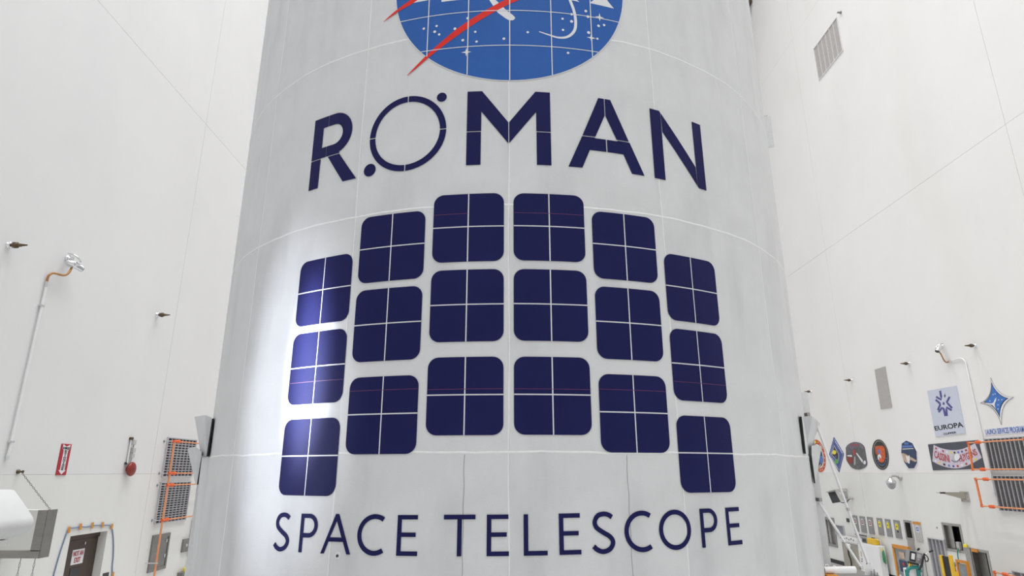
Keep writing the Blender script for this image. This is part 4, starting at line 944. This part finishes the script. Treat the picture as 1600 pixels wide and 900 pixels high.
# bracket
t = thing('wall_bracket', 'beige triangular cantilever bracket bolted to the right wall', 'bracket', qr(1510, 784, 0))
r_ = wrect('R', (1500, 767.5), (1516.5, 785)); y0, y1, z0, z1 = r_
MB().box((XR, y0, z0), (XR-.02, y1, z1)).build('back_plate', 'plate', t)
ym = (y0+y1)/2; tipx = XR-.50
MB().hull([(XR-.02, ym-.07, z1-.02), (XR-.02, ym+.07, z1-.02), (XR-.02, ym-.07, z0+.07), (XR-.02, ym+.07, z0+.07), (tipx, ym-.03, z1-.02), (tipx, ym+.03, z1-.02), (tipx, ym-.03, z1-.06), (tipx, ym+.03, z1-.06)]).build('arm', 'tan', t)
MB().box((tipx-.10, ym-.03, z1-.055), (tipx+.03, ym+.03, z1-.015)).build('end_cap', 'dark', t)
MB().tube([(tipx-.1, ym, z1-.035), (tipx-.2, ym, z1-.035)], .008, 8).build('rod', 'chrome', t)
for yy in (y0+.04, y1-.04):
    for z_ in (z0+.04, z1-.04): MB().lathe((XR-.02, yy, z_), (-1, 0, 0), [(0, .016), (.015, .016)], 6).build('bolt', 'grey', t)
# dome camera
a = qr(1407, 746, 0); t = thing('dome_camera', 'silver dome camera on a curved wall arm under the patches', 'camera', a)
MB().lathe(a, (-1, 0, 0), [(0, .09), (.02, .09), (.04, .05), (.06, .05)], 16).build('wall_plate', 'grey_l', t)
xd = .30
MB().tube(spline([a, a+Vector((-.12, 0, .04)), a+Vector((-.24, 0, .05)), a+Vector((-xd, 0, -.02))], 5), .035, 10).build('arm', 'grey_l', t)
c = a+Vector((-xd, 0, -.02))
MB().lathe(c, (0, 0, -1), [(0, .05), (.03, .07), (.07, .12), (.12, .14), (.14, .14)], 20).build('housing', 'chrome', t)
MB().lathe(c+Vector((0, 0, -.14)), (0, 0, -1), [(0, .12), (.05, .115), (.11, .09), (.15, .055), (.165, .02)], 20).build('dome', 'glass', t)
MB().lathe(c+Vector((0, 0, -.15)), (0, 0, -1), [(0, .05), (.08, .05), (.10, .03)], 12).build('lens_unit', 'dark', t)
# floodlight
a = qr(1321, 770, 0); t = thing('flood_light', 'grey flood light with a dark face on a wall bracket right of the fairing', 'flood light', a)
w_ = wrect('R', (1317, 763), (1325.5, 777)); MB().box((XR, w_[0], w_[2]), (XR-.1, w_[1], w_[3])).build('mount_box', 'grey_l', t)
w_ = wrect('R', (1319, 777), (1326, 783)); MB().box((XR, w_[0], w_[2]), (XR-.08, w_[1], w_[3])).build('junction_box', 'grey_l', t)
MB().tube([qr(1321, 768, .1), qr(1310, 766.5, .45)], .05, 10).build('arm', 'grey_l', t)
XF = .8
F4 = [qr(1293.5, 769.8, XF+.1), qr(1305, 767.6, XF), qr(1314.3, 784.4, XF), qr(1300.8, 786.7, XF+.1)]
nb = Vector((.22, .3, .08))
MB().hull(F4+[p+nb for p in F4]).build('lamp_body', 'grey_l', t)
cc = sum(F4, Vector())/4
MB().hull([cc+(p-cc)*.93-nb*.06 for p in F4]+[cc+(p-cc)*.93 for p in F4]).build('lamp_face', 'dark', t)
MB().hull([F4[0]+Vector((-.16, -.15, 0.02)), F4[1]+Vector((-.05, -.1, .05)), F4[0], F4[1], F4[1]+nb*.3+Vector((0, 0, .05)), F4[0]+nb*.3+Vector((0, 0, .05))]).build('visor', 'grey_l', t)
MB().tube(spline([qr(1314, 785, .5), qr(1322, 785.5, .3), qr(1326, 781, .1), qr(1331, 778, .02)], 5), .014, 8).build('cable', 'dark', t)
e = qr(1332, 778, 0); MB().lathe(e, (-1, 0, 0), [(0, .05), (.08, .05)], 10).build('conduit_box', 'grey_l', t)

# row of gauge panels
pn = [((1332.2, 805), (1343.3, 831), 'red'), ((1343.3, 806.2), (1355.3, 833), 'red'), ((1355, 807.4), (1367.6, 835), 'red'), ((1370, 809), (1382.6, 837), 'yel'), ((1383, 810.6), (1395.6, 839.5), 'yel'), ((1396.2, 812.3), (1410.4, 842), 'yel'), ((1427.6, 816), (1443.7, 846.7), 'blu')]
desc = ['steel wall panel with a red label, leftmost of the low panel row', 'steel wall panel with a red label, second in the low panel row', 'steel wall panel with a red label, next to the first yellow labelled one',
        'steel wall panel with a yellow label, next to the last red labelled one', 'steel wall panel with a yellow label, middle of the three yellow labelled ones', 'steel wall panel with a yellow label and a black square under it', 'steel wall panel with a blue label and a brown top edge']
for (tl, br_, kind), ds in zip(pn, desc):
    y0, y1, z0, z1 = wrect('R', tl, br_)
    t = thing('service_panel', ds, 'panel', (XR, y1, z0), 'service panels on the right wall')
    wbox('panel_plate', 'R', (y0, y1, z0, z1), 0, .02, 'grey_l' if kind == 'blu' else 'grey', t, 0)
    hy = y1-y0; hz = z1-z0
    m_ = {'red': 'redp', 'yel': 'yellow_l', 'blu': 'blueink'}[kind]
    lb = wbox('label_plate', 'R', (y0+hy*.28, y0+hy*.74, z0+hz*.48, z0+hz*.80), .02, .024, 'signw' if kind != 'yel' else 'yellow_l', t)
    wbox('label_print', 'R', (y0+hy*.33, y0+hy*.69, z0+hz*.54, z0+hz*.76), .024, .026, m_, lb)
    wbox('label_mark', 'R', (y0+hy*.44, y0+hy*.58, z0+hz*.61, z0+hz*.69), .026, .028, 'ink' if kind == 'yel' else 'signw', lb)
    wbox('label_bar', 'R', (y0+hy*.36, y0+hy*.66, z0+hz*.83, z0+hz*.86), .02, .024, 'signw', t)
    if 'black square' in ds: wbox('black_tag', 'R', (y0+hy*.34, y0+hy*.62, z0+hz*.32, z0+hz*.43), .02, .024, 'ink', t)
    if kind == 'blu': wflat('edge_trim', 'R', [[rectc(y0-.02, y1+.02, z1-.05, z1+.02)]], .02, .004, 'amber', t)
# P7: open steel slot with a lower plate
def niche(r, label, doorw=.0, dark=True, lin='dark', deep=.22, name='wall_niche'):
    y0, y1, z0, z1 = r; t = thing(name, label, 'niche', (XR, y1, z0))
    wflat('niche_frame', 'R', [[rectc(y0-.03, y1+.03, z0-.03, z1+.03), rectc(y0+.03, y1-.03, z0+.03, z1-.03)]], 0, .012, 'steel', t)
    MB().box((XR+deep, y0+.004, z0+.004), (XR+deep-.01, y1-.004, z1-.004)).build('niche_back', lin, t)
    for nm_, a, b in (('niche_side', (XR-.001, y0+.004, z0+.004), (XR+deep-.012, y0+.012, z1-.004)), ('niche_side', (XR-.001, y1-.012, z0+.004), (XR+deep-.012, y1-.004, z1-.004)), ('niche_top', (XR-.001, y0+.013, z1-.012), (XR+deep-.012, y1-.013, z1-.004)), ('niche_bottom', (XR-.001, y0+.013, z0+.004), (XR+deep-.012, y1-.013, z0+.012))):
        MB().box(a, b).build(nm_, 'steel_d', t)
    return t
t = niche(P7, 'narrow dark steel niche between the yellow and blue labelled panels', lin='dark')
zz0 = W('R', 1424, 860)[1]; wbox('lower_plate', 'R', (P7[0], P7[1], zz0, P7[2]-.035), 0, .012, 'plate', t)
t = niche(N1, 'steel framed open niche with a half drawn steel shutter and dark interior', lin='black')
MB().box((XR+.08, N1[0]+(N1[1]-N1[0])*.62, N1[2]+.02), (XR+.06, N1[1]-.02, N1[3]-.02)).build('shutter', 'steel', t)
cy = N1[0]+.2
MB().box((XR-.02, cy-.05, N1[2]+.03), (XR+.06, cy+.06, N1[2]+.22), .01).build('plug_box', 'grey_l', t)
MB().tube(spline([(XR-.02, cy, N1[2]+.08), (XR-.06, cy+.01, N1[2]-.1), (XR-.05, cy, .8), (XR-.06, cy-.03, .2)], 6), .012, 8).build('hanging_cable', 'teal', t)
t = niche(N2, 'tall open steel cabinet recess with one steel door folded back', lin='dark')
dr = W('R', 1509, 860); MB().box((XR-.03, N2[1]+.005, .32), (XR-.005, dr[0], N2[3]+.03)).build('cabinet_door', 'steel', t)
MB().box((XR+.14, N2[0]+(N2[1]-N2[0])*.45, .34), (XR+.12, N2[1]-.02, N2[3]-.03)).build('inner_panel', 'steel_d', t)
MB().box((XR-.03, N2[0]+.3, N2[3]-.05), (XR-.012, N2[0]+.5, N2[3]+.02)).build('brown_tag', 'amber', t)
yb = W('R', 1512, 855.5); tag(MB().lathe((XR-.05, yb[0], N2[3]+.03), (0, 0, 1), [(0, .045), (.05, .045), (.07, .03), (.08, .012)], 14).build('beacon_light', 'yellow_l'), 'small yellow beacon on top of the steel cabinet door', 'beacon')
# steel window panel at the far left of the right wall
y0, y1, z0, z1 = GW; t = thing('window_1', '', '', (XR, y1, z0)); del t['label']; del t['category']; t['kind'] = 'structure'
wflat('window_frame', 'R', [[rectc(y0-.03, y1+.03, z0-.03, z1+.03), rectc(y0+.06, y1-.06, z0+.06, z1-.06)]], 0, .02, 'grey', t)
MB().box((XR+.1, y0+.01, z0+.01), (XR+.09, y1-.01, z1-.01)).build('window_glass', 'steel_d', t)
MB().box((XR+.09, y0+(y1-y0)*.7, z0+.02), (XR+.03, y0+(y1-y0)*.74, z1-.02)).build('mullion', 'grey_l', t)
y, z = W('R', 1325.5, 812.8); tag(wbox('wall_switch', 'R', (y-.07, y+.07, z-.06, z+.06), 0, .03, 'dark'), 'small black switch box left of the red labelled panels', 'switch')
y0 = W('R', 1447, 870); 
r_ = wrect('R', (1337, 833), (1355, 841)); tag(wbox('wall_slot', 'R', (r_[0], r_[1], r_[2]+.05, r_[3]-.02), 0, .03, 'dark'), 'low dark slot under the red labelled panels', 'slot')
y, z = W('R', 1464.5, 824.5); tag(MB().lathe((XR, y, z), (-1, 0, 0), [(0, .02), (.02, .02)], 10).build('wall_sensor', 'grey'), 'tiny grey sensor on the bare wall left of the steel framed niche', 'sensor')

# equipment in front of the right wall
def rx(tl, br_, X): a = wl(*tl, X); b = wl(*br_, X); return min(a[0], b[0]), max(a[0], b[0]), min(a[1], b[1]), max(a[1], b[1])
Xc = 11.1
y0, y1, z0, z1 = rx((1342.5, 845), (1383.5, 870), Xc)
zc = wl(1345, 848, Xc)[1]; y0 = wl(1376, 880, Xc)[0]; y1 = wl(1344, 870, Xc)[0]
t = thing('equipment_cabinet', 'white equipment cabinet with orange labels standing before the right wall', 'cabinet', (Xc+.1, (y0+y1)/2, 0))
MB().box((Xc, y0, .04), (Xc+.2, y1, zc), .01).build('cabinet_body', 'white', t)
MB().box((Xc-.006, y0+.03, .1), (Xc, y1-.05, zc-.05)).build('front_panel', 'white', t)
for pa, pb2 in (((1344.6, 861), (1346.8, 870)), ((1346.6, 884), (1348.6, 889))):
    a, b, c_, d_ = rx(pa, pb2, Xc-.01); MB().box((Xc-.012, a, c_), (Xc-.006, b, d_)).build('orange_label', 'amber', t)
for py in (873.5, 877): p = wl(1346.8, py, Xc-.01); MB().box((Xc-.012, p[0]-.02, p[1]-.02), (Xc-.006, p[0]+.02, p[1]+.02)).build('screw', 'dark', t)
MB().box((Xc+.05, y0+.05, 0), (Xc+.18, y1-.05, .04)).build('plinth', 'base', t)
ya_, yb_ = wl(1342, 860, Xc)[0]+.02, wl(1314, 850, Xc)[0]; zt_ = wl(1330, 848.5, Xc)[1]
t = thing('equipment_cabinet', 'tan fronted white cabinet with a black cable, left of the orange labelled one', 'cabinet', (Xc+.1, (ya_+yb_)/2, 0))
MB().box((Xc+.02, ya_, .04), (Xc+.2, yb_, zt_+.02), .01).build('cabinet_body', 'white', t)
MB().box((Xc, ya_+.06, .1), (Xc+.02, yb_-.06, zt_-.03)).build('front_panel', 'tan', t)
ymid = (ya_+yb_)/2-.02
MB().lathe((Xc, ymid, zt_-.10), (-1, 0, 0), [(0, .07), (.05, .07), (.06, .05), (.1, .05)], 14).build('cable_gland', 'white', t)
MB().tube(spline([(Xc-.06, ymid, zt_-.15), (Xc-.07, ymid+.0, zt_-.35), (Xc-.05, ymid-.04, .35), (Xc-.06, ymid-.05, .12)], 6), .022, 10).build('black_cable', 'base', t)
MB().box((Xc-.03, ya_, zt_+.02), (Xc+.2, yb_, zt_+.16), .008).build('control_rail', 'white', t)
for k in range(7):
    yy = yb_-.08-k*(yb_-ya_-.1)/7; MB().lathe((Xc-.03, yy, zt_+.10+.03*(k % 2)), (-1, 0, 0), [(0, .022), (.012, .022)], 8).build('button', 'dark' if k % 2 else 'grey', t)
MB().box((Xc+.05, ya_+.05, 0), (Xc+.18, yb_-.05, .04)).build('plinth', 'base', t)
# yellow instrument on the cabinet
p0 = wl(1349, 846, Xc+.1); p1 = wl(1370, 852, Xc+.1)
t = thing('yellow_instrument', 'yellow hand instrument with a dark display on top of the white cabinet', 'instrument', (Xc+.2, (p0[0]+p1[0])/2, zc))
MB().box((Xc+.06, p1[0], zc), (Xc+.2, p0[0]-.28, zc+.17), .02).build('instrument_body', 'yellow', t)
MB().box((Xc+.06, p0[0]-.28, zc+.01), (Xc+.2, p0[0], zc+.16), .01).build('display_housing', 'grey', t)
MB().box((Xc+.054, p0[0]-.24, zc+.04), (Xc+.06, p0[0]-.04, zc+.13)).build('display', 'dark', t)
for k in (.1, .2): MB().box((Xc+.15, p1[0]+.1+k, zc+.17), (Xc+.18, p1[0]+.14+k, zc+.19)).build('button', 'ink', t)
t = thing('wire_stand', 'thin white wire frame on the cabinet end beside the yellow instrument', 'stand', (Xc+.1, y0, zc))
MB().tube([(Xc+.12, y0+.04, zc), (Xc+.12, y0+.04, zc+.16), (Xc+.12, y0+.24, zc+.16)], .008, 6).build('wire', 'white', t)
g0 = wl(1385.5, 870, Xc); t = thing('wreath_bundle', 'green and yellow cord bundle hanging at the cabinet side', 'cord bundle', (Xc+.3, g0[0], .9))
zg = wl(1385, 858, Xc+.1)[1]
for k in range(6):
    ph = k*.9
    MB().tube([Vector((Xc+.1+.02*math.cos(i*PI/6+ph), y0-.04-.01*k+.03*math.sin(i*PI/6), zg-.22+.17*math.cos(i*PI/6)-.01*k)) for i in range(13)], .009, 6).build('cord_coil', 'pgreen' if k % 2 else 'teal', t)
MB().tube([(Xc+.1, y0-.01, zg), (Xc+.1, y0-.04, zg-.12)], .02, 8).build('tie', 'yellow_l', t)
# amber framed doorway
Xo = 10.95
q0 = wl(1393.5, 853, Xo); q1 = wl(1418.5, 858, Xo); ha = (q0[1]+wl(1418.5, 860, Xo)[1])/2
t = thing('framed_cart', 'amber framed cart with clear sheeting and printed notices, left of the grey control box', 'cart', (Xo, (q0[0]+q1[0])/2, 0))
ya_, yb_ = q1[0], q0[0]
for yy in (ya_, yb_-.07): MB().box((Xo, yy, 0), (Xo+.07, yy+.07, ha)).build('post', 'amber', t)
MB().box((Xo, ya_, ha-.02), (Xo+.07, yb_, ha+.07)).build('top_rail', 'amber', t)
MB().box((Xo+.03, ya_+.07, .08), (Xo+.05, yb_-.07, ha-.02)).build('sheeting', 'plastic', t)
MB().box((Xo+.016, ya_+.2, ha-.62), (Xo+.022, yb_-.2, ha-.32)).build('notice', 'pnavy', t)
MB().box((Xo+.010, ya_+.3, ha-.45), (Xo+.016, yb_-.35, ha-.37)).build('notice_print', 'redink', t)
MB().box((Xo+.016, ya_+.24, ha-.27), (Xo+.022, yb_-.26, ha-.10)).build('yellow_notice', 'ptan', t)
MB().hull([(Xo+.01, ya_+.1, .1), (Xo+.02, ya_+.1, .1), (Xo+.01, yb_-.15, ha-.7), (Xo+.02, yb_-.15, ha-.7), (Xo+.01, ya_+.2, .1), (Xo+.01, yb_-.1, ha-.75)]).build('sheet_fold', 'vwhite', t)
# control box on a teal cart, turned towards the camera
Yk = 14.9
K = lambda px, py, d=0.0: dp(px, py, Yk+d)
t = thing('control_cart', 'grey control box with a small screen on a teal cart, handles sticking up', 'cart', (K(1430, 870).x, Yk, 0))
fr = [K(1421, 859.5), K(1441.5, 865), K(1440.5, 882), K(1419.5, 877)]
dpt = Vector((.06, .22, 0))
MB().hull(fr+[p+dpt for p in fr]).build('control_box', 'grey', t)
fq = quadU([(p.x, p.z) for p in fr])
def fpan(u0, u1, v0, v1, o0, o1, nm, m):
    c = [fq(u0, v0), fq(u1, v0), fq(u1, v1), fq(u0, v1)]
    return MB().hull([(x, Yk-o, z) for x, z in c for o in (o0, o1)]).build(nm, m, t)
fpan(.06, .50, .08, .94, 0, .012, 'screen_bezel', 'ink'); fpan(.15, .41, .26, .80, .012, .016, 'screen', 'signw')
fpan(.60, .92, .50, .86, 0, .006, 'rating_plate', 'grey_l'); fpan(.66, .80, .30, .44, 0, .008, 'switch', 'grey_l')
for k in range(6):
    x, z = fq(.14+k*.145, 0); MB().lathe((x, Yk+.08, z+.01), (0, 0, -1), [(0, .018), (.04, .018), (.06, .011)], 8).build('cable_gland', 'dark', t)
zc0 = K(1430, 887).z
for px in (1418.5, 1436.5):
    x = K(px, 889).x; MB().tube([(x, Yk+.06, zc0-.05), (x, Yk+.06, .04)], .038, 10).build('cart_leg', 'teal', t)
MB().tube(spline([K(1417.5, 894, .06), K(1420, 888, .06), K(1428, 886.5, .06), K(1436, 888, .06), K(1438, 894, .06)], 5), .038, 10).build('cart_rail', 'teal', t)
MB().box((K(1423.5, 890).x, Yk+.10, .05), (K(1434, 890).x, Yk+.3, K(1430, 890).z), .01).build('white_drum', 'white', t)
for k, (pa, pb3) in enumerate((((1421, 880), (1420, 888)), ((1426, 881), (1427, 887)), ((1432, 882), (1431, 887)), ((1437, 883), (1439, 889)))):
    MB().tube([K(*pa, .04), K(*pb3, .05)], .010, 6).build('short_hose', 'yellow_l' if k == 0 else 'teal', t)
MB().tube([K(1433.5, 859.8, .15), K(1436.5, 856.8, .12)], .020, 8).build('grip', 'ink', t)
MB().tube([K(1430, 863, .18), K(1433.5, 859.8, .15)], .009, 8).build('handle_bar', 'chrome', t)
MB().tube([K(1444, 867), K(1451.5, 862.5)], .009, 8).build('handle_bar', 'chrome', t); MB().tube([K(1451.5, 862.5), K(1457.5, 860.2)], .019, 8).build('grip', 'ink', t)
MB().tube(spline([K(a, b, -.06) for a, b in ((1444.5, 865), (1442.5, 872), (1441, 880), (1439, 886), (1436, 890))], 5), .022, 8).build('black_hose', 'base', t)
MB().tube(spline([K(a, b, -.03) for a, b in ((1444.5, 866), (1448.5, 869), (1450.5, 874), (1448.5, 877.5), (1445.5, 875), (1445, 870))], 5), .011, 8).build('hose_coil', 'base', t)
MB().tube([K(1445.5, 876), (K(1453, 900).x, Yk+.1, .02)], .010, 8).build('prop_leg', 'grey', t)
MB().tube([K(1442, 878, .1), (K(1440, 900).x, Yk+.2, .02)], .010, 8).build('prop_leg', 'grey', t)

# yellow guarded lift
Xy = 10.1
a = wl(1466.5, 867, Xy); b = wl(1485.5, 870, Xy)
t = thing('yellow_lift', 'yellow sided lift post with a black centre, standing before the tall grey grille', 'lift', (Xy, (a[0]+b[0])/2, 0))
y0, y1 = b[0], a[0]; zt_ = a[1]
w3 = (y1-y0)*.22
for yy in (y0, y1-w3): MB().box((Xy, yy, .05), (Xy+.05, yy+w3, zt_+(0 if yy != y0 else .04)), .006).build('side_rail', 'yellow', t)
MB().box((Xy+.02, y0+w3, .05), (Xy+.045, y1-w3, zt_-.01)).build('black_belt', 'base', t)
MB().tube([(Xy+.02, y0+w3, .45), (Xy+.02, y1-w3, .47)], .008, 6).build('cross_wire', 'chrome', t)
MB().box((Xy, y0-.08, .05), (Xy+.05, y0-.002, zt_-.3)).build('outer_rail', 'yellow', t)
MB().box((Xy-.05, y0-.1, 0), (Xy+.12, y1+.02, .05)).build('foot', 'yellow', t)
a = wl(1493, 878, 10.7); b = wl(1511, 882, 10.7); t = thing('framed_cart', 'smaller amber framed cart between the yellow lift and the steel cabinet', 'cart', (10.7, (a[0]+b[0])/2, 0))
for yy in (b[0], a[0]-.05): MB().box((10.7, yy, 0), (10.76, yy+.05, a[1])).build('post', 'amber', t)
MB().box((10.7, b[0], a[1]), (10.76, a[0], a[1]+.06)).build('top_rail', 'amber', t)
MB().box((10.72, b[0]+.05, .1), (10.75, a[0]-.05, a[1]-.02)).build('tank_panel', 'tan', t)
MB().box((10.715, b[0]+.08, a[1]-.32), (10.72, a[0]-.1, a[1]-.06)).build('blue_plate', 'plastic', t)
g = wl(1489.8, 881.5, 10.3); t = thing('pressure_gauge', 'round pressure gauge with red fittings beside the yellow lift', 'gauge', (10.3, g[0], g[1]))
MB().lathe((10.32, g[0], g[1]), (-1, 0, 0), [(0, .06), (.04, .065), (.05, .06)], 18).build('gauge_case', 'grey', t)
MB().lathe((10.27, g[0], g[1]), (-1, 0, 0), [(0, .05), (.003, .05)], 18).build('gauge_dial', 'signw', t)
MB().tube([(10.31, g[0], g[1]-.06), (10.31, g[0]-.02, g[1]-.16)], .02, 8).build('fitting', 'coupling', t)
MB().tube([(10.31, g[0]-.02, g[1]-.16), (10.31, g[0]-.02, .02)], .016, 8).build('stem', 'grey', t)

for o in list(bpy.data.objects):
    if o.type == 'MESH' and not o.data.materials: o.data.materials.append(M['white'])
